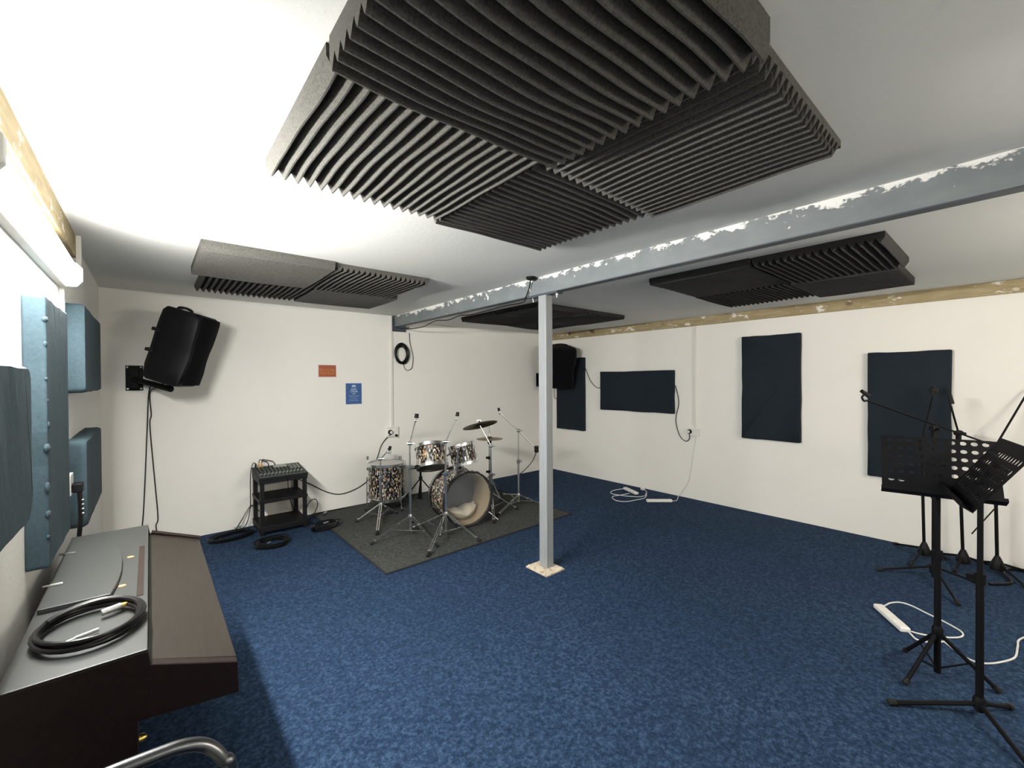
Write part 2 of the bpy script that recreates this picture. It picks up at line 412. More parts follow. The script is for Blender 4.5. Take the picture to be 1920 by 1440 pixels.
# on the wall behind the camera: a warm fitting, plus an added cool fill tube
def near_batten(x0, x1, z, m, label):
    t2 = thing('batten_light', ((x0 + x1) / 2, YN, z - .055), label, 'light fitting')
    MB().box(x0, YN, z - .055, x1, YN + .03, z + .052).build('body', 'white', t2, bevel=.003)
    MB().prism([(x0 + .03, YN + .034 + .048 * math.cos(-PI / 2 + PI * k / 8), z + .05 * math.sin(-PI / 2 + PI * k / 8)) for k in range(9)], (x1 - x0 - .06, 0, 0)).build('diffuser', m, t2, smooth=True)
    for xa in (x0, x1 - .028): MB().box(xa, YN + .03, z - .055, xa + .028, YN + .085, z + .052).build('end_cap', 'white', t2, bevel=.003)
near_batten(2.3, 3.8, 1.95, 'tube_warm', 'warm tube light on the wall behind the camera, to the right')
near_batten(.1, 1.6, 1.70, 'tube_fill', 'added cool fill tube on the wall behind the camera, to the left')  # unseen tube, added to fill the room with light

# ------------------------------------------------------------------ conduits and sockets
tag(MB().box(XL, 2.965, 1.06, XL + .018, 2.99, 1.955).build('cable_conduit', 'conduit', bevel=.002), 'white plastic conduit on left wall from the tube light down to a socket', 'conduit')
tag(MB().box(XL + .02, 3.40, 2.05, XL + .042, 3.43, ZL).build('cable_conduit', 'conduit', bevel=.002), 'short white conduit at the end of the left timber rail, up at the ceiling', 'conduit')
tag(MB().box(2.333, YB - .018, .915, 2.357, YB, ZL).build('cable_conduit', 'conduit', bevel=.002), 'tall white conduit on the back wall beside the beam end', 'conduit')
tag(MB().box(XR - .018, 2.566, .89, XR, 2.590, 2.158).build('cable_conduit', 'conduit', bevel=.002), 'tall white conduit on the right wall between two navy panels', 'conduit')
def plug(c, d, name, label, ring=True):
    t = thing(name, c, label, 'plug')
    mb = MB(); mb.lathe([(.028, 0), (.028, .018), (.020, .034), (.0, .034)], c, d, 20)
    mb.build('plug_body', 'black', t, smooth=True)
    MB().lathe([(.0, .0345), (.017, .0345), (.017, .037), (0, .037)], c, d, 18).build('maker_disc', 'white', t)
    return t
s1 = thing('wall_socket', (2.346, YB, .79), 'white double socket on the back wall above the floor tom', 'socket')
MB().box(2.272, YB - .032, .79, 2.42, YB, .915).build('back_box', 'white', s1, bevel=.004)
for xx in (2.305, 2.385): MB().box(xx - .010, YB - .037, .878, xx + .010, YB - .03, .898).build('switch', 'white', s1, bevel=.002)
plug((2.306, YB - .032, .852), (0, -1, 0), 'mains_plug', 'black round plug in the back wall socket over the floor tom')
tag(MB().lathe([(.0, 0), (.016, .002), (.016, .02), (0, .022)], (2.385, YB - .032, .805), (0, -1, 0), 14).build('plug_adapter', 'black'), 'small black adapter low in the right half of the back wall socket', 'plug')
s2 = thing('wall_socket', (XR, 2.60, .79), 'white double socket low on the right wall under the conduit', 'socket')
MB().box(XR - .032, 2.52, .79, XR, 2.675, .89).build('back_box', 'white', s2, bevel=.004)
for yy in (2.555, 2.64): MB().box(XR - .037, yy - .01, .862, XR - .03, yy + .01, .880).build('switch', 'white', s2, bevel=.002)
plug((XR - .032, 2.636, .845), (-1, 0, 0), 'mains_plug', 'black round plug in the right wall socket')
s3 = thing('wall_socket', (XL, 2.965, .97), 'white socket on the left wall at the foot of the conduit', 'socket')
MB().box(XL, 2.92, .955, XL + .035, 3.02, 1.055).build('back_box', 'white', s3, bevel=.004)
t = thing('mains_plug', (XL + .035, 2.96, .93), 'black plug with silver-studded lead in the left wall socket above the piano', 'plug')
MB().box(XL + .035, 2.935, .965, XL + .075, 2.99, 1.01).build('plug_body', 'black', t, bevel=.006)
MB().tube(spline([(XL + .06, 2.962, .968), (XL + .062, 2.962, .90), (XL + .06, 2.965, .80), (XL + .05, 2.97, .70), (XL + .02, 2.97, .5)]), .009, 8).build('lead', 'cable', t, smooth=True)
for k in range(4): MB().ball((XL + .071, 2.958, .925 - .022 * k), .0055, 8, 6).build('silver_stud', 'chrome', t)

# ------------------------------------------------------------------ acoustic panels
def rpoly(y0, z0, y1, z1, r, seed=0, wob=.004, cuts=None):
    """wobbly rounded rectangle in (y,z)"""
    rnd = random.Random(seed); out = []
    cs = [(y0, z0), (y1, z0), (y1, z1), (y0, z1)]
    rr = cuts or [r] * 4
    for i in range(4):
        p = V((*cs[i], 0)); a = V((*cs[i - 1], 0)); b_ = V((*cs[(i + 1) % 4], 0))
        da = (a - p).normalized(); db = (b_ - p).normalized(); q = rr[i]
        for k in range(5):
            t_ = k / 4; out.append(p + da * q * (1 - t_) ** 2 + db * q * t_ ** 2)
        L = (b_ - p).length
        for k in range(1, 8):
            f = k / 8; w = wob * math.sin(f * PI) * (rnd.random() - .2)
            pt = p + db * L * f
            nrm = V((-db.y, db.x, 0)); out.append(pt + nrm * w)
    return [(p.x, p.y) for p in out]
def panel(side, y0, z0, y1, z1, th, m, label, r=.012, seed=0, group=None, cuts=None, wob=.008):
    poly = rpoly(y0, z0, y1, z1, r, seed, wob, cuts)
    x0, d = (XR, -1) if side == 'R' else (XL, 1)
    k = len(poly); cy = sum(p[0] for p in poly) / k; cz = sum(p[1] for p in poly) / k
    vs = []; fs = []
    for x, ins in ((0, 0), (th * .8, 0), (th, .010)):
        for (y, z) in poly:
            yy = y + (cy - y) * ins / max(.05, abs(cy - y) + .05) ; zz = z + (cz - z) * ins / max(.05, abs(cz - z) + .05)
            vs.append((x0 + d * x, yy, zz))
    for a in range(2):
        for i in range(k): fs.append((a * k + i, a * k + (i + 1) % k, (a + 1) * k + (i + 1) % k, (a + 1) * k + i))
    fs.append(tuple(range(k))); fs.append(tuple(range(2 * k, 3 * k))[::-1])
    o = MB().add(vs, fs).build('acoustic_baffle', m, origin=(x0, cy, cz), smooth=True)
    return tag(o, label, 'acoustic panel', group)
GR = 'fabric acoustic panels on the right wall'
panel('R', 4.33, .70, 4.915, 1.845, .05, 'fab_right', 'upright navy panel in the far corner, half behind the black speaker', seed=1, group=GR)
panel('R', 2.847, 1.053, 4.02, 1.617, .05, 'fab_right', 'horizontal navy panel on the right wall, the only wide low one', seed=2, group=GR)
panel('R', 1.445, .83, 2.02, 1.975, .05, 'fab_right', 'tall navy panel standing alone on the right wall beyond the conduit', seed=3, group=GR)
panel('R', .35, .587, .902, 1.737, .05, 'fab_right', 'tall navy panel behind the boom microphone stand and music stands', seed=4, group=GR)
GL = 'fabric acoustic panels on the left wall'
o = panel('L', 1.22, 1.10, 1.87, 1.548, .062, 'fab_left', 'nearest teal panel on left wall, with rounded corners and pleats, cut by the frame', r=.05, seed=5, group=GL, cuts=[.05, .09, .05, .05])
t = thing('acoustic_baffle', (XL, 2.39, .86), 'tall narrow teal panel on left wall with a seam of tufts, above the piano', 'acoustic panel', GL)
pts = rpoly(2.15, .86, 2.66, 1.80, .012, 6, .012)
k = len(pts)
MB().prism([(XL, y, z) for y, z in pts], (.058, 0, 0)).build('padded_cover', 'fab_left', t, bevel=.006)
mb = MB()
for i in range(9):
    zz = 1.70 - .095 * i + .05 * random.random()
    mb = MB().ball((XL + .054, 2.158 + .008 * random.random(), zz), .012 + .008 * random.random(), 10, 6, (.5, .9, .6 + random.random())); mb.build('tuft', 'fab_left', t, smooth=True)
panel('L', 3.10, 1.445, 4.05, 1.905, .075, 'fab_left', 'upper teal panel on left wall near the back corner, below the tube light end', r=.03, seed=7, group=GL)
panel('L', 3.10, .75, 4.0, 1.20, .075, 'fab_left', 'lower teal panel on left wall behind the far end of the piano', r=.03, seed=8, group=GL)

# ------------------------------------------------------------------ wall speakers
def speaker(c, yaw, tilt, label, H=.64, W=.42, D=.40):
    R = M4.Translation(V(c)) @ M4.Rotation(yaw, 4, 'Z') @ M4.Rotation(-tilt, 4, 'X')
    t = thing('wall_speaker', c, label, 'loudspeaker')
    hs = [(-.5, .40, .66), (-.47, .45, .70), (-.30, .475, .75), (-.12, .43, .72), (.0, .44, .74), (.12, .485, .80), (.30, .5, .80), (.44, .49, .78), (.49, .45, .70), (.5, .40, .62)]
    NP = 16
    def ring(h, wf, wb):
        e = 1 - .22 * max(0, (abs(h) - .40) / .10) ** 2
        fw = wf * W; bw = min(.38, wf * .84) * W; yf = D * .5; yb = -D * .5; mid = (fw + bw * .7) / 1.7
        half = [(fw - .035, yf), (fw - .010, yf - .010), (fw, yf - .035), (mid, yf - .14), (bw, yb + .12), (bw * .95, yb + .055), (bw * .80, yb + .015), (bw * .55, yb)]
        p = half + [(-x, y) for x, y in half[::-1]]
        return [R @ V((x, y * e, h * H)) for x, y in p]
    vs = []; fs = []
    for i, (h, wf, wb) in enumerate(hs): vs += ring(h, wf, wb)
    for i in range(len(hs) - 1):
        for j in range(NP): fs.append((i * NP + j, i * NP + (j + 1) % NP, (i + 1) * NP + (j + 1) % NP, (i + 1) * NP + j))
    fs.append(tuple(range(NP))[::-1]); fs.append(tuple(range((len(hs) - 1) * NP, len(hs) * NP)))
    MB().add(vs, fs).build('cabinet', 'black', t, smooth=True)
    g = MB(); vs = []; fs = []
    for i, (h, wf, wb) in enumerate(hs[1:-1]):
        for x, y in ((-wf * W + .03, D * .5 - .004), (-wf * W + .05, D * .5 + .010), (0, D * .5 + .018), (wf * W - .05, D * .5 + .010), (wf * W - .03, D * .5 - .004)): vs.append(R @ V((x, y, h * H * .98)))
    for i in range(len(hs) - 3):
        for j in range(4): fs.append((i * 5 + j, i * 5 + j + 1, i * 5 + j + 6, i * 5 + j + 5))
    kk = len(hs) - 2
    fs.append((0, 4, 3, 2, 1)); fs.append(tuple(range((kk - 1) * 5, kk * 5)))
    fs.append(tuple([i * 5 for i in range(kk)] + [i * 5 + 4 for i in range(kk - 1, -1, -1)]))
    g.add(vs, fs).build('grille', 'black_rough', t, smooth=True)
    for h in (.16, -.12):
        for sx in (1, -1):
            MB().obox(R @ V((sx * (.30 * W), -D * .5 + .03, h * H)), R.to_3x3() @ V((.030, 0, 0)), R.to_3x3() @ V((0, .03, 0)), R.to_3x3() @ V((0, 0, .014))).build('side_foot', 'rubber', t, bevel=.004)
    MB().tube(spline([R @ V(p) for p in ((-.10, -.05, .49 * H), (-.09, -.05, .515 * H), (0, -.05, .53 * H), (.09, -.05, .515 * H), (.10, -.05, .49 * H))]), .012, 8).build('top_handle', 'black', t, smooth=True)
    return t, R
def bracket(plate_c, d_wall, arm_end, label, H=.225, W=.12):
    """plate on a wall whose outward direction is d_wall; arm to arm_end"""
    c = V(plate_c); d = V(d_wall); s = V((-d.y, d.x, 0))
    t = thing('speaker_bracket', c, label, 'wall bracket')
    MB().obox(c + d * .004, s * W / 2, d * .004, V((0, 0, H / 2))).build('wall_plate', 'black_steel', t, bevel=.002)
    MB().obox(c + d * .035, s * .028, d * .030, V((0, 0, H / 2 - .02))).build('hinge_channel', 'black_steel', t, bevel=.004)
    for a in (-1, 1):
        for b_ in (-1, 1):
            MB().lathe([(.009, 0), (.009, .006), (0, .008)], c + d * .008 + s * a * (W / 2 - .014) + V((0, 0, b_ * (H / 2 - .016))), d, 8).build('bolt', 'chrome', t)
    e = V(arm_end); st = c + d * .05 + V((0, 0, -.01))
    MB().tube([st, st + (e - st) * .5, e], .026, 12).build('arm', 'black_steel', t, smooth=True)
    MB().tube([e, e + V((0, 0, .12))], .017, 12).build('peg', 'black_steel', t, smooth=True)
    return t
speaker((.205, 4.62, 1.795), math.radians(240), math.radians(17), 'black loudspeaker leaning out from the back wall at left, over the trailing leads', H=.625, W=.36, D=.345)
bracket((-.10, YB, 1.535), (0, -1, 0), (.145, 4.74, 1.435), 'black speaker bracket bolted to the back wall at left')
speaker((4.88, 4.60, 1.71), math.radians(150), math.radians(16), 'black loudspeaker in the far right corner, half hidden by the column', D=.36)
bracket((4.93, YB, 1.50), (0, -1, 0), (4.93, 4.80, 1.42), 'black speaker bracket on the back wall, just showing left of the column')

# ------------------------------------------------------------------ cables
def cable(pts, r, label, m='cable', n=8, name='cable', cat='cable', group=None, seg=8):
    o = MB().tube(spline(pts, n), r, seg).build(name, m, smooth=True)
    return tag(o, label, cat, group)
W_ = YB - .008
cable([(.16, 4.66, 1.50), (.05, 4.95, 1.47), (.001, W_ - .03, 1.43), (-.017, W_, 1.09), (-.037, W_, .61), (-.06, W_, .2), (-.10, W_ - .03, .006)], .005, 'left one of two thin black leads hanging from the left speaker', 'cable_grey')
cable([(.17, 4.67, 1.48), (.06, 4.96, 1.45), (.005, W_ - .03, 1.40), (.012, W_, 1.20), (.002, W_, 1.09), (.03, W_, .60), (.05, W_, .25), (.035, W_, .17), (.06, W_ - .04, .006)], .005, 'right one of two thin black leads hanging from the left speaker', 'cable_grey')
R_ = XR - .008
cable([(XR - .03, 4.335, 1.72), (R_, 4.30, 1.62), (R_, 4.249, 1.514), (R_, 4.17, 1.42), (R_, 4.095, 1.376), (R_, 4.03, 1.38), (R_, 4.01, 1.39)], .005, 'thin lead sagging between the corner panel and the horizontal panel', 'cable_grey')
cable([(R_, 2.86, 1.43), (R_, 2.835, 1.40), (R_, 2.80, 1.26), (R_, 2.798, 1.164), (R_, 2.835, .98), (R_, 2.80, .82), (R_, 2.755, .745), (R_, 2.70, .715), (R_ - .01, 2.655, .74), (R_ - .03, 2.637, .80), (XR - .052, 2.636, .825)], .005, 'black lead hanging from the horizontal panel into the right wall socket', 'cable_grey')
cable([(R_ - .1, 4.90, 1.45), (R_ - .05, 4.95, 1.22), (R_, 4.93, 1.18), (R_, 4.90, 1.20)], .005, 'short thin lead under the corner speaker beside the column', 'cable_grey')
# lead from cart to back socket
cable([(1.22, 5.03, .44), (1.36, W_ - .01, .35), (1.527, W_, .235), (1.676, W_, .175), (1.831, W_, .19), (1.98, W_, .25), (2.06, W_, .33), (2.10, W_, .42), (2.15, W_, .55), (2.20, W_, .69), (2.27, W_ - .005, .78), (2.30, W_ - .03, .815), (2.306, W_ - .05, .828)], .0055, 'black lead drooping along the back wall from the mixer cart to the socket', 'cable_grey')
# lead on beam
cable([(2.445, 5.06, 2.165), (2.45, 4.85, 2.135), (2.45, 4.5, 2.128), (2.45, 4.20, 2.165), (2.45, 3.93, 2.146), (2.45, 3.70, 2.168), (2.45, 3.53, 2.153), (2.45, 3.2, 2.16), (2.45, 3.0, 2.168), (2.43, 2.72, 2.158), (2.37, 2.62, 2.17), (2.365, 2.575, 2.23), (2.36, 2.55, 2.28), (2.345, 2.53, 2.303)], .005, 'black lead looping along the underside of the beam to the ceiling disc', 'cable')
cb = thing('ceiling_sensor', (2.335, 2.51, ZL), 'small round black disc fixed to the ceiling above the column', 'ceiling device')
MB().lathe([(.0, -.022), (.030, -.022), (.040, -.012), (.040, 0), (0, 0)], (2.335, 2.51, ZL), seg=24).build('disc_body', 'black', cb, smooth=True)
MB().lathe([(.0, -.028), (.014, -.027), (.016, -.02)], (2.335, 2.51, ZL), seg=16).build('lens', 'black', cb, smooth=True)
# hanging coil on back wall
def coil_pts(c, ax, ay, nrm, turns, jit, rnd, rise=.0015, n=26):
    c, ax, ay, nrm = V(c), V(ax), V(ay), V(nrm); out = []
    ph = rnd.random() * 6
    for t_ in range(turns):
        ex, ey = (rnd.random() - .5) * jit, (rnd.random() - .5) * jit; sc_ = 1 + (rnd.random() - .5) * jit * 6
        for k in range(n):
            a = 2 * PI * k / n + ph
            out.append(c + ax * math.cos(a) * sc_ + ay * math.sin(a) * sc_ + ax.normalized() * ex + ay.normalized() * ey + nrm * (rise * t_ + .003 * (1 + math.sin(a * 2 + t_))))
    return out
rnd = random.Random(3)
o = MB().tube(coil_pts((2.473, YB - .012, 1.840), (.083, 0, 0), (.0, 0, .118), (0, -1, 0), 14, .034, rnd, .0018, 22), .0052, 6)
o.tube(spline([(2.473, YB - .03, 1.95), (2.473, YB - .012, 1.965), (2.473, YB - .002, 1.965)]), .006, 6)
o.tube(spline([(2.593, W_, 2.12), (2.60, W_, 2.0), (2.625, W_, 1.90), (2.644, W_, 1.80), (2.627, W_, 1.67), (2.58, W_, 1.635), (2.54, W_, 1.64), (2.514, W_, 1.69), (2.51, W_ - .01, 1.74)]), .0042, 6)
tag(o.build('cable_coil', 'cable', smooth=True), 'coil of black cable hung on the back wall under the beam end', 'cable')

# ------------------------------------------------------------------ posters
def textmesh(body, size, c, parent, m, name):
    cu = bpy.data.curves.new(name, 'FONT'); cu.body = body; cu.size = size; cu.align_x = 'CENTER'; cu.align_y = 'CENTER'; cu.offset = .0006; cu.extrude = .0004
    to = bpy.data.objects.new(name, cu); COL.objects.link(to)
    dg = bpy.context.evaluated_depsgraph_get()
    me = bpy.data.meshes.new_from_object(to.evaluated_get(dg)); bpy.data.objects.remove(to)
    me.transform(M4.Rotation(PI / 2, 4, 'X')); me.transform(M4.Translation(V(c) - V(parent['_o'])))
    me.materials.clear(); me.materials.append(MT[m])
    o = bpy.data.objects.new(name, me); COL.objects.link(o); o.parent = parent; o['_o'] = tuple(parent['_o'])
    return o
def scribble(x0, x1, z, h, parent, m, name, seed, r=.0022):
    """row of small illegible strokes, as the photo shows them"""
    rnd = random.Random(seed); mb = MB(); x = x0; up = True; pts = []
    while x < x1:
        pts.append((x, YB - .0045, z + (h / 2 if up else -h / 2) * (.6 + .4 * rnd.random()))); up = not up; x += h * (.28 + .25 * rnd.random())
    mb.tube(pts, r, 4); return mb.build(name, m, parent)
p1 = thing('poster', (1.565, YB, 1.545), 'small orange-red landscape poster with yellow lettering on the back wall', 'poster')
MB().box(1.460, YB - .002, 1.538, 1.669, YB, 1.690).build('paper_border', 'paper', p1)
MB().box(1.469, YB - .0035, 1.547, 1.661, YB - .001, 1.682).build('red_print', 'print_red', p1)
scribble(1.482, 1.650, 1.628, .036, p1, 'print_yellow', 'yellow_lettering', 1, .0045)
scribble(1.492, 1.645, 1.588, .030, p1, 'print_yellow', 'yellow_lettering', 2, .0045)
p2 = thing('poster', (1.865, YB, 1.222), 'small blue portrait poster with pale lettering and crown on the back wall', 'poster')
MB().box(1.764, YB - .002, 1.213, 1.967, YB, 1.478).build('paper_border', 'paper', p2)
MB().box(1.771, YB - .0035, 1.222, 1.960, YB - .001, 1.470).build('blue_print', 'print_blue', p2)
crown = [(1.843, YB - .0045, 1.426), (1.840, YB - .0045, 1.436), (1.847, YB - .0045, 1.446), (1.858, YB - .0045, 1.450), (1.866, YB - .0045, 1.455), (1.874, YB - .0045, 1.450), (1.885, YB - .0045, 1.446), (1.892, YB - .0045, 1.436), (1.889, YB - .0045, 1.426)]
MB().prism(crown, (0, .002, 0)).build('crown', 'print_white', p2)
for txt, z, s_ in (('KEEP', 1.398, .030), ('CALM', 1.372, .033), ('AND', 1.345, .018)):
    textmesh(txt, s_, (1.866, YB - .0040, z), p2, 'print_white', 'lettering')
scribble(1.808, 1.925, 1.318, .018, p2, 'print_white', 'lettering', 3, .0022)
scribble(1.830, 1.902, 1.292, .014, p2, 'print_white', 'lettering', 4, .0018)
scribble(1.808, 1.925, 1.268, .018, p2, 'print_white', 'lettering', 5, .0022)

# ------------------------------------------------------------------ digital piano
pn = thing('digital_piano', (-.05, 2.17, 0), 'dark rosewood upright digital piano with closed lid along the left wall', 'piano')
PYa, PYb = 1.515, 2.835
xs_ = XL + .045
end = [(xs_, .7745), (-.010, .7745), (-.004, .735), (.195, .657), (.198, .562), (-.03, .592), (-.035, .0), (xs_, .0)]
for nm, ya, yb in (('end_panel', PYa, PYa + .03), ('end_panel', PYb - .03, PYb)):
    MB().prism([(x, ya, z) for x, z in end], (0, yb - ya, 0)).build(nm, 'piano', pn, bevel=.003)
MB().box(xs_, PYa, .7748, -.010, PYb, .779).build('top_board', 'music_rest', pn, bevel=.002)
MB().prism([(xs_, PYa + .03, .757), (xs_, PYa + .03, .60), (.193, PYa + .03, .565), (.19, PYa + .03, .640), (-.016, PYa + .03, .725), (-.016, PYa + .03, .757)], (0, PYb - PYa - .06, 0)).build('keyboard_case', 'piano', pn)
MB().prism([(-.010, PYa + .03, .737), (.196, PYa + .03, .658), (.197, PYa + .03, .640), (-.012, PYa + .03, .722)], (0, PYb - PYa - .06, 0)).build('key_lid', 'piano_lid', pn, bevel=.002)
MB().box(xs_, PYa + .03, .12, xs_ + .02, PYb - .03, .60).build('back_panel', 'piano', pn)
MB().box(-.045, PYb - .036, .745, .20, PYb - .001, .752).build('lid_end_strip', 'piano_lid', pn) if False else None
MB().tube([(.002, PYb - .012, .742), (.196, PYb - .012, .668)], .009, 8).build('lid_end_rail', 'piano', pn, smooth=True)
# folded music rest with bowed front edge
rp = [(-.272, 1.957), (-.105, 1.949), (-.092, 2.06), (-.086, 2.17), (-.088, 2.30), (-.097, 2.42), (-.112, 2.53), (-.13, 2.602), (-.272, 2.632)]
rest = MB().prism([(x, y, .780) for x, y in rp], (0, 0, .015)).build('music_rest', 'music_rest', pn, bevel=.0015)
for y_ in (2.157, 2.51): MB().tube([(-.285, y_, .799), (-.236, y_ - .008, .799)], .0045, 8).build('hinge_pin', 'chrome', rest, smooth=True)
MB().box(-.040, 1.91, .7785, -.022, 2.48, .7805).build('slot_strip', 'slot', pn)
for x_, y_ in ((-.065, 2.358), (-.080, 2.043)): MB().lathe([(.011, 0), (.011, .0013), (0, .0013)], (x_, y_, .779), seg=20).build('round_sticker', 'sticker', pn)
MB().lathe([(.011, 0), (.011, .012), (.006, .02)], (-.034, PYa + .02, .532), (1, 0, 0), 14).build('brass_screw', 'gold', pn, smooth=True)
# coil of cable on the piano
rnd = random.Random(11)
pts = coil_pts((-.137, 1.735, .788), (.111, .020, 0), (-.02, .133, 0), (0, 0, 1), 7, .012, rnd, .0035, 26)
kc = thing('cable_coil', (-.137, 1.735, .78), 'thick coil of black jack cable lying on top of the piano', 'cable')
MB().tube(pts, .0062, 8).build('lead', 'cable', kc, smooth=True)
MB().tube([(-.075, 1.815, .799), (-.118, 1.800, .797)], .0095, 12).build('jack_sleeve', 'chrome_dull', kc, smooth=True)
MB().tube([(-.060, 1.818, .799), (-.078, 1.8135, .799)], .0075, 12).build('brass_ferrule', 'gold', kc, smooth=True)
MB().tube([(-.118, 1.705, .789), (-.165, 1.690, .788)], .0055, 10).tube([(-.165, 1.690, .788), (-.185, 1.684, .787)], .0028, 8).build('jack_tip', 'chrome', kc, smooth=True)

# ------------------------------------------------------------------ tubular chair at the bottom edge of the frame
ch = thing('tubular_chair', (-.09, 1.05, 0), 'grey tubular metal chair back at the bottom left edge of the photo', 'chair')
zt = .893
MB().tube(spline([(-.26, .92, .50), (-.265, .905, .72), (-.262, .90, .83), (-.235, .898, .878), (-.16, .899, zt), (-.08, .905, zt + .002), (.0, .905, zt - .001), (.040, .905, zt - .007), (.070, .905, zt - .024), (.092, .90, zt - .055), (.105, .90, zt - .10), (.110, .92, .50)], 10), .0105, 12).build('back_frame', 'chair_metal', ch, smooth=True)
MB().box(-.245, .905, .56, .095, .93, .74).build('backrest', 'black', ch, bevel=.008)
MB().box(-.26, .93, .43, .11, 1.30, .47).build('seat', 'black', ch, bevel=.012)
for x_ in (-.26, .11):
    MB().tube([(x_, .92, .52), (x_, .90, .0)], .0115, 10).build('leg', 'chair_metal', ch, smooth=True)
    MB().tube([(x_, 1.27, .44), (x_, 1.31, .0)], .0115, 10).build('leg', 'chair_metal', ch, smooth=True)

# ------------------------------------------------------------------ drum rug
rg = thing('drum_rug', (2.48, 4.13, 0), 'charcoal rectangular rug under the drum kit', 'rug')
rugp = [(1.385, 3.145), (3.575, 3.205), (3.585, 5.10), (1.385, 5.10)]
MB().prism([(x, y, 0) for x, y in rugp], (0, 0, .008)).build('pile', 'rug', rg)
mb = MB()
for i in range(4):
    a, b_ = V((*rugp[i], .006)), V((*rugp[(i + 1) % 4], .006)); mb.tube([a, b_], .0085, 8)
mb.build('bound_edge', 'rug_edge', rg, smooth=True)
ZG = .0085

# ------------------------------------------------------------------ drums
def frame(axis):
    ax = V(axis).normalized(); u = ax.orthogonal().normalized(); return ax, u, ax.cross(u)
def drum(t, c, axis, r, depth, wrap='wrap', lugs=6, top='head_white', bot='head_dark', rim=.010):
    """shell centred at c, axis towards the batter head"""
    c = V(c); ax, u, w = frame(axis); h = depth / 2
    sh = MB().lathe([(r, -h), (r, h), (r - .007, h), (r - .007, -h)], c, ax, 48, True)
    o = sh.build('shell', wrap, t, smooth=True)
    # texture runs along the drum axis: rotate via own object axes
    MB().lathe([(r + .004, h - .022), (r + rim, h - .018), (r + rim, h + .012), (r + .002, h + .014), (r - .003, h + .012), (r - .001, h + .002)], c, ax, 48, True).build('rim', 'chrome', t, smooth=True)
    MB().lathe([(r + .004, -h + .022), (r + rim, -h + .018), (r + rim, -h - .012), (r + .002, -h - .014), (r - .003, -h - .012), (r - .001, -h - .002)], c, ax, 48, True).build('rim', 'chrome', t, smooth=True)
    MB().lathe([(0, h + .003), (r - .002, h + .003), (r - .002, h), (0, h)], c, ax, 40).build('batter_head', top, t)
    MB().lathe([(0, -h - .003), (r - .002, -h - .003), (r - .002, -h), (0, -h)], c, ax, 40).build('resonant_head', bot, t)
    for k in range(lugs):
        a = 2 * PI * k / lugs + .3
        d = u * math.cos(a) + w * math.sin(a); tg = -u * math.sin(a) + w * math.cos(a)
        for s_ in (1, -1):
            lm = MB().obox(c + d * (r + .009) + ax * s_ * (h - .055), tg * .009, d * .009, ax * .020)
            lm.tube([c + d * (r + .010) + ax * s_ * (h - .04), c + d * (r + .010) + ax * s_ * (h + .018)], .0032, 8)
            lm.build('tension_lug', 'chrome', t, bevel=.003)
# bass drum, lying with the front head towards the near side
bd = thing('bass_drum', (2.47, 3.77, ZG), 'bass drum lying on its side, clear front head showing a pillow inside', 'drum')
BF = V((2.462, 3.585, .292)); BR = V((2.50, 3.955, .292)); bax, bu, bw = frame(BF - BR); BLn = (BF - BR).length
bc = (BF + BR) / 2; r = .262; h = BLn / 2
MB().lathe([(r, -h + .02), (r, h - .02), (r - .004, h - .02), (r - .004, -h + .02)], bc, bax, 64, True).build('shell', 'wrap', bd, smooth=True)
MB().lathe([(r - .005, -h + .02), (r - .005, h - .02), (r - .010, h - .02), (r - .010, -h + .02)], bc, bax, 64, True).build('shell_lining', 'ply', bd, smooth=True)
for s_ in (1, -1):
    hp = MB().lathe([(r + .004, s_ * (h - .035)), (r + .019, s_ * (h - .035)), (r + .019, s_ * (h + .008)), (r + .004, s_ * (h + .008))], bc, bax, 64, True).build('hoop', 'hoop_black', bd, smooth=True)
    MB().lathe([(r + .0195, s_ * (h - .022)), (r + .0205, s_ * (h - .020)), (r + .0205, s_ * (h - .006)), (r + .0195, s_ * (h - .004))], bc, bax, 64, True).build('hoop_inlay', 'chrome_dull', hp, smooth=True) if s_ < 0 else None
MB().lathe([(0, h - .006), (r + .003, h - .006)], bc, bax, 48).build('front_head', 'clear', bd)
MB().lathe([(0, -h + .006), (r + .003, -h + .006), (r + .003, -h + .003), (0, -h + .003)], bc, bax, 48).build('batter_head', 'head_grey', bd)
for k in range(8):
    a = 2 * PI * (k + .5) / 8
    d = bu * math.cos(a) + bw * math.sin(a); tg = -bu * math.sin(a) + bw * math.cos(a)
    for s_ in (1, -1):
        lm = MB().obox(bc + d * (r + .010) + bax * s_ * (h - .10), tg * .010, d * .010, bax * .024)
        lm.tube([bc + d * (r + .014) + bax * s_ * (h - .09), bc + d * (r + .026) + bax * s_ * (h + .004)], .0035, 8)
        lm.build('tension_lug', 'chrome', bd, bevel=.003)
        MB().obox(bc + d * (r + .022) + bax * s_ * (h - .008), tg * .010, d * .006, bax * .022).build('claw_hook', 'hoop_black' if k % 2 else 'chrome', bd, bevel=.003)
for sx in (-1, 1):
    st = BF + V((sx * .225, .10, -.13)); ft = BF + V((sx * .36, -.03, -.283))
    sp_ = MB().tube([st, ft], .006, 8).build('spur', 'chrome', bd, smooth=True)
    MB().ball(ft, .011, 10, 6).build('rubber_foot', 'rubber', sp_, smooth=True)
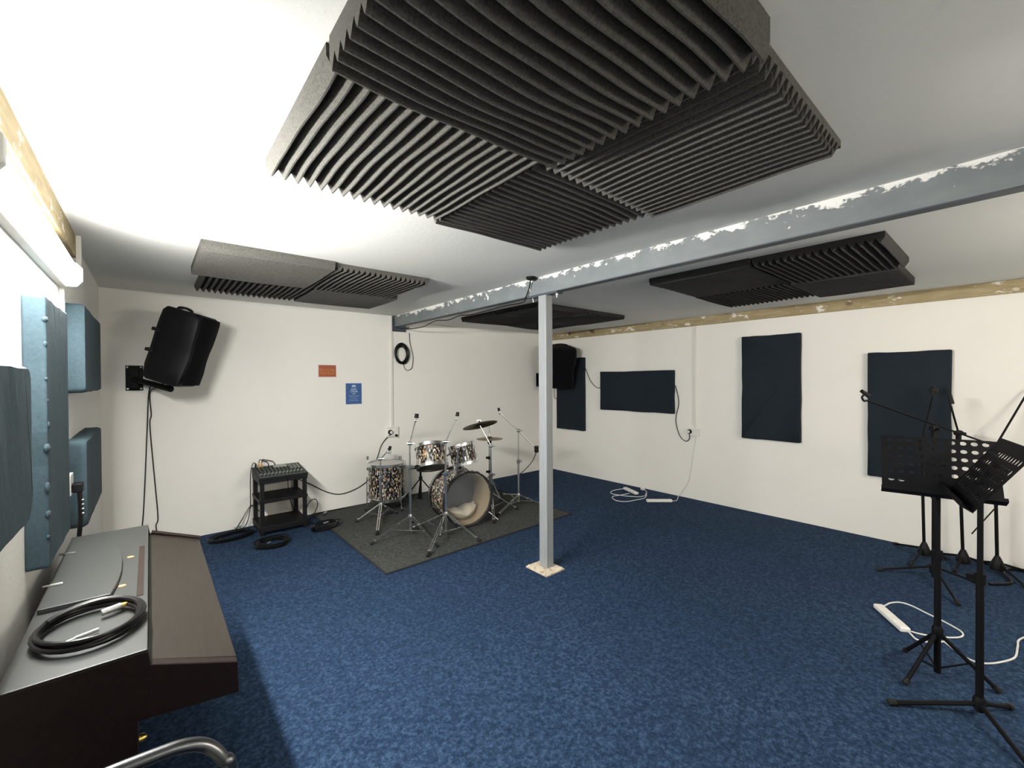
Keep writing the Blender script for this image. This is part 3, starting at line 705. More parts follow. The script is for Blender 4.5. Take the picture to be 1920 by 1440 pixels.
# tom mount: post block and two posts with L arms
MB().box(2.375, 3.68, .548, 2.475, 3.75, .59).build('mount_block', 'chrome', bd, bevel=.006)
TOM1 = V((2.187, 3.853, .724)); TOM2 = V((2.535, 3.80, .712))
for (x_, tgt) in ((2.385, TOM1 + V((.13, -.08, .0))), (2.455, TOM2 + V((-.055, -.115, .03)))):
    pz = .815 if x_ < 2.42 else .79
    MB().tube([(x_, 3.69, .57), (x_, 3.66, pz)], .011, 10).tube([(x_, 3.66, pz), tgt], .008, 8).build('tom_post', 'chrome', bd, smooth=True)
    MB().ball((x_, 3.66, pz), .019, 12, 8).build('ball_joint', 'chrome', bd, smooth=True)
# pillow in the bass drum
pv = []; pf = []; nu, nv = 18, 12
mb = MB()
for i in range(nu + 1):
    for j in range(nv):
        a = 2 * PI * j / nv; f = i / nu; rr = (math.sin(PI * min(max(f, .02), .98))) ** .45
        x = 2.475 + (f - .5) * .34 + .01 * math.sin(a * 2); y = 3.76 + .115 * math.cos(a) * rr
        z0 = .292 - math.sqrt(max(.246 ** 2 - (x - 2.475) ** 2, 0.001)) + .01
        z = z0 + .062 + .058 * math.sin(a) * rr + .010 * math.sin(x * 40) * (1 if math.sin(a) > 0 else 0)
        pv.append((x, y, max(z, z0)))
for i in range(nu):
    for j in range(nv): pf.append((i * nv + j, i * nv + (j + 1) % nv, (i + 1) * nv + (j + 1) % nv, (i + 1) * nv + j))
pf.append(tuple(range(nv))); pf.append(tuple(range(nu * nv, (nu + 1) * nv)))
tag(MB().add(pv, pf).build('pillow', 'pillow', smooth=True), 'cream pillow stuffed inside the bass drum', 'pillow')
# toms
t = thing('rack_tom', TOM1, 'larger rack tom tilted above the bass drum at left', 'drum', 'rack toms')
drum(t, TOM1, V((.13, .40, .90)), .152, .215, lugs=6)
t = thing('rack_tom', TOM2, 'smaller rack tom above the bass drum at right, behind the chrome posts', 'drum', 'rack toms')
drum(t, TOM2, V((-.10, .27, .95)), .132, .20, lugs=6)
# floor tom
FT = V((2.105, 4.755, .338))
t = thing('floor_tom', (FT.x, FT.y, ZG), 'floor tom on three chrome legs at the left of the drum kit', 'drum')
drum(t, FT, (0, 0, 1), .203, .40, lugs=8)
for (x_, y_) in ((1.90, 4.80), (2.19, 4.53), (2.245, 4.955)):
    d = V((x_ - FT.x, y_ - FT.y, 0)).normalized(); p = FT + d * .222
    lg = MB().tube([(p.x, p.y, .40), (p.x, p.y, .07), (p.x + d.x * .012, p.y + d.y * .012, ZG + .012)], .0055, 8).build('leg', 'chrome', t, smooth=True)
    MB().obox(p - d * .008 + V((0, 0, .30 - FT.z + .338)) - V((0, 0, .338 - .0)) + V((0, 0, FT.z - .02)), d * .012, V((-d.y, d.x, 0)) * .016, V((0, 0, .022))).build('leg_bracket', 'chrome', lg, bevel=.003)
    MB().lathe([(.011, 0), (.012, .018), (.007, .026)], (p.x + d.x * .012, p.y + d.y * .012, ZG), seg=10).build('rubber_foot', 'rubber', lg, smooth=True)

# ------------------------------------------------------------------ chrome cymbal stands
RIGHT = V((.7626, -.6469, 0)); FWD = V((.6468, .7626, 0))
def cymbal_stand(base, zc, feet, zmid, ztop, boom, label, m='chrome', tip=True, weight=None, clamp=None, tipr=.016, group='cymbal stands'):
    b0 = V((base[0], base[1], ZG)); t = thing('cymbal_stand', b0, label, 'stand', group)
    MB().tube([b0 + V((0, 0, .035)), b0 + V((0, 0, zmid))], .0125, 12).build('lower_pole', m, t, smooth=True)
    MB().tube([b0 + V((0, 0, zmid - .03)), b0 + V((0, 0, ztop))], .0085, 10).build('upper_pole', m, t, smooth=True)
    cl = MB().lathe([(.019, -.025), (.021, -.01), (.021, .012), (.014, .02)], b0 + V((0, 0, zmid)), seg=14)
    cl.obox(b0 + V((0, 0, zmid)) + RIGHT * .030, RIGHT * .014, FWD * .004, V((0, 0, .012)))
    cl.build('clamp_collar', m, t, smooth=True)
    MB().lathe([(.020, -.022), (.022, 0), (.016, .02)], b0 + V((0, 0, zc)), seg=14).build('leg_hub', m, t, smooth=True)
    for fx, fy in feet:
        f = V((fx, fy, ZG + .014)); hb = b0 + V((0, 0, zc)); d = (f - hb); dh = V((d.x, d.y, 0)).normalized(); s = V((-dh.y, dh.x, 0)) * .011
        lm = MB(); st = hb + dh * .02
        lm.tube([st + s, f + s * .8], .0042, 6); lm.tube([st - s, f - s * .8], .0042, 6)
        lm.obox(hb + d * .30, s * 1.3, dh * .012, V((0, 0, .007))); lm.obox(hb + d * .92, s * 1.4, dh * .012, V((0, 0, .008)))
        lg = lm.build('leg', m, t, smooth=True)
        MB().tube([f - d * .05 + V((0, 0, .002)), f + d * .03 - V((0, 0, .002))], [.013, .014], 10).build('rubber_foot', 'rubber', lg, smooth=True)
        md = hb + d * .52; lo = b0 + V((0, 0, .045))
        MB().tube([lo, md], .0048, 6).build('brace', m, t, smooth=True)
    if boom:
        tp = V(boom[-1]); pts = [b0 + V((0, 0, ztop))] + [V(p) for p in boom]
        hb = MB().lathe([(.017, -.02), (.017, .02)], b0 + V((0, 0, ztop)), RIGHT, 12)
        hb.tube([b0 + V((0, 0, ztop)) + RIGHT * .02, b0 + V((0, 0, ztop)) + RIGHT * .045], .006, 8); hb.build('tilter_hub', m, t, smooth=True)
        if weight:
            wv = V(weight); MB().tube([wv, pts[0]] + pts[1:], .0065, 8).build('boom_arm', m, t, smooth=True)
            d = (wv - pts[0]).normalized(); MB().tube([wv - V((0, 0, .0)) + V((0, 0, .035)), wv - V((0, 0, .04))], .026, 14).build('counterweight', 'black', t, smooth=True)
        else:
            MB().tube(pts, .006, 8).build('boom_arm', m, t, smooth=True)
        if tip:
            up = (tp - pts[-2]).normalized() if len(pts) > 1 else V((0, 0, 1)); up = (up + V((0, 0, 1.2))).normalized()
            MB().tube([tp - up * .05, tp], .007, 8).lathe([(.014, -.008), (.014, .006)], tp - up * .03, RIGHT, 10).build('tilter', m, t, smooth=True)
            MB().lathe([(tipr + .004, 0), (tipr + .004, .008), (tipr, .010), (tipr, .038), (0, .04)], tp - up * .005, up, 14).build('cymbal_felt', 'rubber', t, smooth=True)
    if clamp:
        a, b_ = V(clamp[0]), V(clamp[1]); MB().tube([a, (a + b_) / 2 + V((0, 0, -.01)), b_], .018, 10).build('tom_clamp', 'black_steel', t, smooth=True)
    return t
cymbal_stand((1.88, 4.40), .165, [(1.655, 4.50), (1.665, 3.99), (2.10, 4.50)], .45, .655, [(1.955, 4.34, .765)], 'short chrome cymbal stand in front of the floor tom')
cymbal_stand((1.905, 3.768), .185, [(1.525, 3.785), (1.95, 3.350), (2.09, 4.10)], .66, .886, [(1.945, 3.763, 1.05), (1.965, 3.745, 1.145)], 'chrome cymbal stand between floor tom and larger rack tom, nearest the left', clamp=((1.905, 3.768, .665), (2.045, 3.83, .655)), tipr=.019)
cymbal_stand((2.153, 3.526), .215, [(1.785, 3.215), (2.31, 3.205), (1.98, 3.90)], .60, .905, [(2.262, 3.486, 1.16)], 'chrome cymbal stand in front of the bass drum, with bare angled arm')
CR = V((2.856, 3.932, .995))
cymbal_stand((2.95, 3.85), .20, [(2.72, 3.51), (3.21, 3.71), (2.97, 4.20)], .42, .745, [CR - V((0, 0, .012))], 'chrome stand right of the bass drum carrying the tilted crash cymbal', tip=False)
cymbal_stand((3.36, 3.85), .115, [(2.90, 3.67), (3.53, 3.52), (3.48, 4.30)], .52, .885, [(3.20, 3.986, 1.10), (3.185, 3.996, 1.135)], 'thin boom stand with black counterweight, farthest right of the drum kit', weight=(3.52, 3.705, .675), m='chrome_dull', tipr=.014)
cable([(3.52, 3.705, .64), (3.50, 3.76, .52), (3.46, 3.86, .40), (3.40, 3.92, .33), (3.37, 3.87, .30)], .005, 'thin black lead drooping from the boom stand counterweight', 'cable_grey')
# cymbals
def cymbal(c, nrm, r, label, bell=.12, flip=False):
    n_ = V(nrm).normalized()
    prof = [(.006, .024), (.020, .022), (.032, .014), (.040, .006), (r * .6, .0), (r, -.008), (r, -.0095), (r * .6, -.0015), (.040, .0045), (.030, .012), (.018, .020), (.006, .022)]
    if flip: prof = [(a, -b_) for a, b_ in prof]
    return MB().lathe(prof, c, n_, 56, True)
cn = V((0, 0, 1)) + FWD * .27 - RIGHT * .24
t = thing('crash_cymbal', CR, 'bronze crash cymbal tilted on its stand above the bass drum', 'cymbal')
cymbal(CR, cn, .20, '').build('bronze_disc', 'brass', t, smooth=True)
cnn = cn.normalized()
MB().lathe([(.013, .022), (.013, .04)], CR, cnn, 12).build('felt_washer', 'rubber', t)
MB().lathe([(.006, .04), (.006, .06)], CR, cnn, 10).obox(CR + cnn * .05, RIGHT * .022, FWD * .003, cnn * .008).build('wing_nut', 'chrome_dull', t)
HH = V((3.335, 4.385, .748))
t = thing('hi_hat_stand', (HH.x, HH.y, ZG), 'grey hi-hat stand behind the bass drum', 'stand')
MB().tube([(HH.x, HH.y, .05), (HH.x, HH.y, HH.z - .04)], .0135, 12).build('lower_pole', 'chrome_dull', t, smooth=True)
MB().tube([(HH.x, HH.y, HH.z - .05), (HH.x, HH.y, HH.z + .16)], .0035, 8).build('pull_rod', 'chrome_dull', t, smooth=True)
MB().lathe([(.020, -.07), (.026, -.055), (.026, -.028), (.012, -.012)], HH, seg=16).build('cymbal_seat', 'black', t, smooth=True)
MB().lathe([(.012, .028), (.012, .07), (.008, .075)], HH, seg=12).build('clutch', 'chrome_dull', t, smooth=True)
for zz in (.32, .50): MB().lathe([(.020, -.02), (.020, .02)], (HH.x, HH.y, zz), seg=12).obox(V((HH.x, HH.y, zz)) - RIGHT * .032, RIGHT * .016, FWD * .006, V((0, 0, .014))).build('clamp_collar', 'black', t)
for a in (.4, 2.5, 4.6):
    f = V((HH.x + .26 * math.cos(a), HH.y + .26 * math.sin(a), ZG + .012))
    lg = MB().tube([(HH.x, HH.y, .27), f], .008, 8).build('leg', 'chrome_dull', t, smooth=True)
    MB().ball(f, .013, 10, 6).build('rubber_foot', 'rubber', lg, smooth=True)
MB().obox((HH.x - .01, HH.y + .17, .045), (.045, 0, 0), (0, .13, .022), (0, -.001, .006)).build('pedal', 'chrome_dull', t, bevel=.003)
tag(cymbal(HH + V((0, 0, .004)), (0, 0, 1), .170, '').build('hi_hat_cymbal', 'brass', smooth=True), 'upper hi-hat cymbal, level bronze disc right of the rack toms', 'cymbal', 'hi-hat pair')
tag(cymbal(HH - V((0, 0, .014)), (0, 0, 1), .170, '', flip=True).build('hi_hat_cymbal', 'brass', smooth=True), 'lower hi-hat cymbal facing up under its twin', 'cymbal', 'hi-hat pair')
# black snare stand behind the larger rack tom
SN = V((2.484, 4.642, ZG))
t = thing('snare_stand', SN, 'folded black snare stand standing behind the larger rack tom', 'stand')
MB().tube([SN + V((0, 0, .06)), SN + V((0, 0, .60))], .013, 10).build('pole', 'black_steel', t, smooth=True)
for a in (2.55, 5.9, 1.2):
    f = SN + V((.24 * math.cos(a), .24 * math.sin(a), .012))
    lg = MB().tube([SN + V((0, 0, .315)), f], .0075, 8).build('leg', 'black_steel', t, smooth=True)
    MB().ball(f, .013, 10, 6).build('rubber_foot', 'rubber', lg, smooth=True)
    MB().tube([SN + V((0, 0, .58)), SN + V((.06 * math.cos(a), .06 * math.sin(a), .66))], .007, 8).build('basket_arm', 'black_steel', t, smooth=True)
MB().lathe([(.022, -.02), (.022, .02)], SN + V((0, 0, .315)), seg=12).build('leg_hub', 'black_steel', t, smooth=True)

# ------------------------------------------------------------------ mixer cart, mixer, plugs
ct = thing('shelf_cart', (1.02, 4.90, 0), 'black three-shelf stand carrying the mixer against the back wall', 'cart')
cx0, cx1, cy0, cy1 = .805, 1.225, 4.705, 5.085
for x_ in (cx0, cx1 - .036):
    for y_ in (cy0, cy1 - .036): MB().box(x_, y_, 0, x_ + .036, y_ + .036, .525).build('leg', 'black', ct, bevel=.004)
for z_, h_, nm in ((.035, .055, 'shelf'), (.315, .032, 'shelf'), (.505, .028, 'shelf')):
    MB().box(cx0 - .006, cy0 - .006, z_, cx1 + .006, cy1 + .006, z_ + h_).build(nm, 'black', ct, bevel=.004)
mx = thing('audio_mixer', (1.015, 4.89, .533), 'audio mixer with rows of knobs on the black cart', 'mixer')
mx0, mx1, my0, my1 = .795, 1.235, 4.70, 5.075
MB().prism([(mx0, my0, .533), (mx0, my1, .533), (mx0, my1, .615), (mx0, my0, .562)], (mx1 - mx0, 0, 0)).build('case', 'black', mx, bevel=.003)
mface = mat('mixer_face', (.03, .045, .04), .45)
v = coords(mface, 'Object'); n, l, b = nodes(mface)
ch_ = n.new('ShaderNodeTexChecker'); ch_.inputs['Scale'].default_value = 55; ch_.inputs['Color1'].default_value = (.006, .008, .008, 1); ch_.inputs['Color2'].default_value = (.030, .060, .042, 1); l.new(v, ch_.inputs['Vector'])
setc(mface, mix(mface, ramp(mface, noise(mface, v, 40, 2), [(.45, (0, 0, 0)), (.6, (1, 1, 1))]), ch_.outputs['Color'], (.008, .010, .010)))
sl = (.615 - .562) / (my1 - my0)
def mz(y): return .562 + (y - my0) * sl
MB().hexa([(mx0 + .012, my0 + .008, mz(my0 + .008)), (mx1 - .012, my0 + .008, mz(my0 + .008)), (mx1 - .012, my1 - .01, mz(my1 - .01)), (mx0 + .012, my1 - .01, mz(my1 - .01))] + [(mx0 + .012, my0 + .008, mz(my0 + .008) + .002), (mx1 - .012, my0 + .008, mz(my0 + .008) + .002), (mx1 - .012, my1 - .01, mz(my1 - .01) + .002), (mx0 + .012, my1 - .01, mz(my1 - .01) + .002)]).build('face_panel', mface, mx)
MB().hexa([(.79 + .19, 4.975, mz(4.975) + .002), (1.10, 4.975, mz(4.975) + .002), (1.10, 5.04, mz(5.04) + .002), (.98, 5.04, mz(5.04) + .002)] + [(.98, 4.975, mz(4.975) + .006), (1.10, 4.975, mz(4.975) + .006), (1.10, 5.04, mz(5.04) + .006), (.98, 5.04, mz(5.04) + .006)]).build('white_label_strip', 'knob_white', mx)
kme = MB().lathe([(.0062, 0), (.0052, .011), (0, .011)], (0, 0, 0), seg=10)
first = {}
for i in range(12):
    for j in range(6):
        x_ = mx0 + .035 + i * .0335; y_ = my0 + .05 + j * .05
        if .97 < x_ < 1.11 and y_ > 4.96: continue
        kind = 'knob_white' if (j == 1 or (i > 8 and j > 2)) else 'black'
        if kind not in first:
            k_ = MB().lathe([(.0062, 0), (.0052, .012), (0, .012)], V(mx['_o']), seg=10).build('knob', kind, mx, smooth=True); first[kind] = k_
        else:
            k_ = first[kind].copy(); COL.objects.link(k_)
        k_.location = V((x_, y_, mz(y_) + .0018)) - V(mx['_o'])
for i, x_ in enumerate((.826, .853, .88)):
    t = thing('jack_plug', (x_, 5.045, mz(5.045)), ('black jack plug at the far left of the mixer', 'left orange-ringed jack plug standing in the mixer', 'right orange-ringed jack plug standing in the mixer')[i], 'jack plug', 'jack plugs in the mixer')
    b0 = V((x_, 5.045, mz(5.045) + .001))
    MB().lathe([(.007, 0), (.008, .03), (.005, .045), (0, .046)], b0, seg=12).build('plug_sleeve', 'black' if i == 0 else 'orange', t, smooth=True)
    e = [b0 + V((0, 0, .045)), b0 + V((.01, .01, .075)), b0 + V((.03, .035, .07)), b0 + V((.06 + .03 * i, .055, .03)), b0 + V((.07 + .03 * i, .06, -.05))] if i else [b0 + V((0, 0, .045)), b0 + V((-.02, .01, .05)), b0 + V((-.043, .0, -.02)), b0 + V((-.05, .0, -.15)), b0 + V((-.055, -.01, -.40)), b0 + V((-.09, -.02, -.55)), b0 + V((-.16, -.06, -.592))]
    MB().tube(spline(e), .004, 6).build('lead', 'cable', t, smooth=True)
cable([(1.03, 4.70, .565), (1.04, 4.685, .55), (1.045, 4.69, .50), (1.06, 4.75, .42), (1.10, 4.90, .30), (1.15, 5.0, .18), (1.20, 5.09, .06)], .004, 'thin lead hanging down through the mixer cart', 'cable')
def floor_coil(c, rx, ry, ang, turns, label, seed, conn=None, r=.0048, m='cable', tail=None):
    rnd = random.Random(seed); ca, sa = math.cos(ang), math.sin(ang)
    t = thing('cable_coil', (c[0], c[1], c[2] if len(c) > 2 else 0), label, 'cable', 'cable coils on the floor around the cart')
    z0 = (c[2] if len(c) > 2 else 0) + r
    pts = coil_pts((c[0], c[1], z0), (rx * ca, rx * sa, 0), (-ry * sa, ry * ca, 0), (0, 0, 1), turns, .055, rnd, .0042, 22)
    MB().tube(pts, r, 6).build('lead', m, t, smooth=True)
    if tail: MB().tube(spline(tail), r, 6).build('lead_end', m, t, smooth=True)
    if conn: 
        a, b_ = V(conn[0]), V(conn[1]); MB().tube([a, b_], .009, 10).build('silver_connector', 'chrome', t, smooth=True)
    return t
floor_coil((.60, 4.86), .165, .10, .25, 7, 'loose coil of black cable by the wall between piano and cart', 1, conn=((.63, 5.02, .045), (.69, 5.03, .045)), tail=[(.64, 5.0, .03), (.70, 5.06, .10), (.76, 5.09, .19), (.80, 5.10, .22), (.86, 5.08, .15)])
floor_coil((.845, 4.42), .125, .125, 0, 9, 'round coil of black cable on the carpet in front of the cart', 2, conn=((.80, 4.41, .022), (.835, 4.425, .022)))
floor_coil((1.36, 4.57, .004), .15, .10, .5, 7, 'coil of black cable with silver connector at the corner of the rug', 3, conn=((1.33, 4.545, .05), (1.39, 4.57, .05)), tail=[(1.30, 4.66, .02), (1.27, 4.80, .03), (1.28, 4.95, .10), (1.33, 5.02, .17), (1.39, 5.03, .19), (1.41, 5.0, .14), (1.36, 4.93, .07), (1.28, 4.86, .02)])
cable([(1.30, 4.90, .03), (1.38, 4.96, .03), (1.45, 4.985, .035), (1.52, 5.03, .03), (1.65, 5.07, .016), (1.75, 5.08, .014)], .005, 'short black lead with grey plug lying along the rug edge at the wall', 'cable')
tag(MB().tube([(1.455, 4.955, .030), (1.50, 5.0, .030)], .010, 10).build('jack_plug', 'chrome_dull', smooth=True), 'silver jack plug lying on the rug edge right of the cart', 'jack plug')

# ------------------------------------------------------------------ power strips
def strip(c, d, L, label, tails, plugend=None, w=.027, h=.03, n=4):
    c = V(c); d = V(d).normalized(); s = V((-d.y, d.x, 0))
    t = thing('power_strip', (c.x, c.y, 0), label, 'power strip', 'white power strips')
    MB().obox(c + V((0, 0, h / 2 + .001)), d * L / 2, s * w, V((0, 0, h / 2))).build('strip_body', 'white', t, bevel=.009, seg=3)
    for k in range(n):
        f = -.36 + .72 * k / (n - 1)
        MB().obox(c + d * f * L + V((0, 0, h + .0005)), d * .018, s * .018, V((0, 0, .001))).build('outlet', 'conduit', t, bevel=.0004)
    for q in tails: MB().tube(spline(q, 10), .0045, 8).build('lead', 'white_cable', t, smooth=True)
    if plugend:
        p = V(plugend[0]); e = V(plugend[1]).normalized(); MB().obox(p, e * .026, V((-e.y, e.x, 0)) * .02, V((0, 0, .018))).build('plug_end', 'white', t, bevel=.006)
    return t
strip((3.492, .497, 0), (.237, .168, 0), .285, 'white power strip on the carpet beside the music stand tripod', [[(3.375, .40, .012), (3.33, .36, .005), (3.36, .30, .005), (3.42, .26, .005)], [(3.395, .43, .012), (3.42, .35, .005), (3.49, .25, .005), (3.56, .20, .005), (3.631, .205, .005), (3.70, .28, .005), (3.755, .37, .005), (3.80, .44, .005), (3.80, .495, .005), (3.74, .535, .006), (3.68, .55, .006), (3.64, .56, .008)], [(3.42, .26, .005), (3.36, .215, .005), (3.315, .175, .005), (3.30, .13, .005), (3.33, .09, .005), (3.40, .045, .005), (3.51, .0, .005), (3.66, -.01, .005), (3.78, -.02, .005), (3.95, -.10, .005), (4.3, -.3, .005)]])
strip((4.742, 2.82, 0), (.234, -.206, 0), .31, 'white power strip below the right wall socket, its lead running up the wall', [[(4.855, 2.72, .012), (4.93, 2.70, .006), (5.04, 2.74, .008), (5.12, 2.77, .03), (R_, 2.74, .08), (R_, 2.671, .195), (R_, 2.63, .38), (R_, 2.601, .574), (R_, 2.58, .70), (R_, 2.574, .79)]])
strip((4.88, 3.32, 0), (-.13, -.29, 0), .30, 'white power strip with its own lead bunched beside it near the right wall', [[(4.93, 3.45, .012), (4.80, 3.50, .006), (4.66, 3.48, .006), (4.60, 3.40, .006), (4.62, 3.30, .006), (4.66, 3.20, .006), (4.74, 3.10, .006), (4.85, 3.08, .006), (4.93, 3.13, .006)], [(4.78, 3.27, .008), (4.64, 3.30, .006), (4.52, 3.33, .006), (4.44, 3.29, .006), (4.38, 3.18, .006), (4.44, 3.08, .006), (4.60, 3.04, .006), (4.72, 3.02, .006), (4.84, 3.06, .006), (4.94, 3.12, .006), (5.02, 3.17, .008), (5.06, 3.22, .012)]], plugend=((5.075, 3.26, .022), (.15, 1, 0)), n=3)

# ------------------------------------------------------------------ music stands
def tripod(t, b0, zhub, feet, m, rl=.010, brace=None, hubr=.022):
    MB().lathe([(hubr * .8, -.03), (hubr, -.015), (hubr, .018), (hubr * .7, .03)], V((b0.x, b0.y, zhub)), seg=14).build('leg_hub', m, t, smooth=True)
    for fx, fy in feet:
        f = V((fx, fy, .012)); hb = V((b0.x, b0.y, zhub)); d = f - hb
        lg = MB().tube([hb, f], rl, 8).build('leg', m, t, smooth=True)
        MB().tube([f - d * .07, f + d * .02 + V((0, 0, .002))], rl + .004, 8).build('rubber_foot', 'rubber', lg, smooth=True)
        if brace is not None: MB().tube([V((b0.x, b0.y, brace)), hb + d * .55], .005, 6).build('brace', m, t, smooth=True)
def plate_mesh(c, W, H, n_, w, h, holes, th=.002):
    """perforated rectangle; holes: list of (u,v,ru,rv) in plate units; grid cells of equal columns"""
    us, vs_ = holes['us'], holes['vs']; ru, rv = holes['r']
    mb = MB(); seg = 12
    du = us[1] - us[0]; dv = vs_[1] - vs_[0]
    ub = [us[0] - du / 2 + du * i for i in range(len(us) + 1)]; vb = [vs_[0] - dv / 2 + dv * i for i in range(len(vs_) + 1)]
    def P(u, v, k): return c + W * u + H * v + n_ * (th / 2 if k else -th / 2)
    for i in range(len(us)):
        for j in range(len(vs_)):
            if (i, j) in holes['skip']:
                mb.hexa([P(ub[i], vb[j], 0), P(ub[i + 1], vb[j], 0), P(ub[i + 1], vb[j + 1], 0), P(ub[i], vb[j + 1], 0), P(ub[i], vb[j], 1), P(ub[i + 1], vb[j], 1), P(ub[i + 1], vb[j + 1], 1), P(ub[i], vb[j + 1], 1)]); continue
            cu, cv = us[i], vs_[j]; V0 = []
            for k in (0, 1):
                for s_ in range(seg):
                    a = 2 * PI * (s_ + .5) / seg; x, y = math.cos(a), math.sin(a)
                    q = max(abs(x), abs(y)); V0.append(P(cu + x / q * du / 2, cv + y / q * dv / 2, k))
                for s_ in range(seg):
                    a = 2 * PI * (s_ + .5) / seg; V0.append(P(cu + ru * math.cos(a), cv + rv * math.sin(a), k))
            F = []
            for s_ in range(seg):
                e = (s_ + 1) % seg
                F += [(s_, e, seg + e, seg + s_), (2 * seg + s_, 3 * seg + s_, 3 * seg + e, 2 * seg + e), (seg + s_, seg + e, 3 * seg + e, 3 * seg + s_)]
            # corner fillers
            for k in (0, 1):
                for (sx, sy) in ((1, 1), (-1, 1), (-1, -1), (1, -1)):
                    V0.append(P(cu + sx * du / 2, cv + sy * dv / 2, k))
            cidx = {(1, 1): (1, 0), (-1, 1): (4, 1), (-1, -1): (7, 2), (1, -1): (10, 3)}
            for (i0, ci) in cidx.values():
                for k in (0, 1):
                    F.append((k * 2 * seg + i0, 4 * seg + k * 4 + ci, k * 2 * seg + (i0 + 1) % seg))
            mb.add(V0, F)
    # frame strips around the grid
    u0, u1, v0, v1 = -w / 2, w / 2, -h / 2, h / 2
    for (a, b_, c2, d2) in ((u0, ub[0], v0, v1), (ub[-1], u1, v0, v1), (ub[0], ub[-1], v0, vb[0]), (ub[0], ub[-1], vb[-1], v1)):
        if b_ - a > 1e-4 and d2 - c2 > 1e-4: mb.hexa([P(a, c2, 0), P(b_, c2, 0), P(b_, d2, 0), P(a, d2, 0), P(a, c2, 1), P(b_, c2, 1), P(b_, d2, 1), P(a, d2, 1)])
    return mb
def music_stand(base, zc, yaw, tilt, w, h, ztop, zhub, feet, label, holes, brace=None, low=.03):
    b0 = V((base[0], base[1], 0)); t = thing('music_stand', b0, label, 'music stand', 'black music stands')
    n0 = V((math.cos(yaw), math.sin(yaw), 0)); W = V((-math.sin(yaw), math.cos(yaw), 0)); H = V((0, 0, 1)) * math.cos(tilt) - n0 * math.sin(tilt); nn_ = n0 * math.cos(tilt) + V((0, 0, 1)) * math.sin(tilt)
    c = V((b0.x, b0.y, zc)) - n0 * .022
    MB().tube([b0 + V((0, 0, low)), b0 + V((0, 0, .62))], .0135, 12).build('lower_pole', 'black_steel', t, smooth=True)
    MB().tube([b0 + V((0, 0, .60)), V((b0.x, b0.y, ztop))], .010, 12).build('upper_pole', 'black_steel', t, smooth=True)
    MB().lathe([(.019, -.025), (.019, .02)], V((b0.x, b0.y, .62)), seg=14).obox(V((b0.x, b0.y, .62)) + n0 * .03, n0 * .014, W * .005, V((0, 0, .01))).build('clamp_collar', 'black_steel', t, smooth=True)
    tripod(t, b0, zhub, feet, 'black_steel', .0095, brace)
    dk = plate_mesh(c, W, H, nn_, w, h, holes).build('desk', 'black_steel', t)
    low_c = c - H * (h / 2)
    MB().obox(low_c + nn_ * .022, W * (w / 2 + .004), nn_ * .024, H * .0015).obox(low_c + nn_ * .046 + H * .008, W * (w / 2 + .004), nn_ * .0015, H * .009).build('page_ledge', 'black_steel', t, bevel=.0008)
    MB().obox(c - nn_ * .018, W * .045, nn_ * .016, H * .05).build('tilt_joint', 'black_steel', t, bevel=.004)
    return t
hA = dict(us=[-.175 + .0389 * i for i in range(10)], vs=[-.085 + .0445 * j for j in range(6)], r=(.0125, .0105), skip={(i, 0) for i in (2, 3, 4, 5, 6, 7)} | {(4, 1), (5, 1)})
music_stand((2.985, .25), 1.052, 3.329, .542, .425, .317, 1.02, .235, [(3.135, .385), (2.80, .345), (3.06, .05)], 'perforated black music stand with round holes, its broad desk facing the room', hA, brace=.05)
hB = dict(us=[-.19 + .0345 * i for i in range(12)], vs=[-.10 + .047 * j for j in range(5)], r=(.0085, .0135), skip=set())
music_stand((2.775, .10), 1.085, 1.793, .581, .464, .317, 1.06, .065, [(2.575, .37), (2.95, .012), (2.52, -.05)], 'black music stand with slotted desk turned sideways, nearest the camera at right', hB)

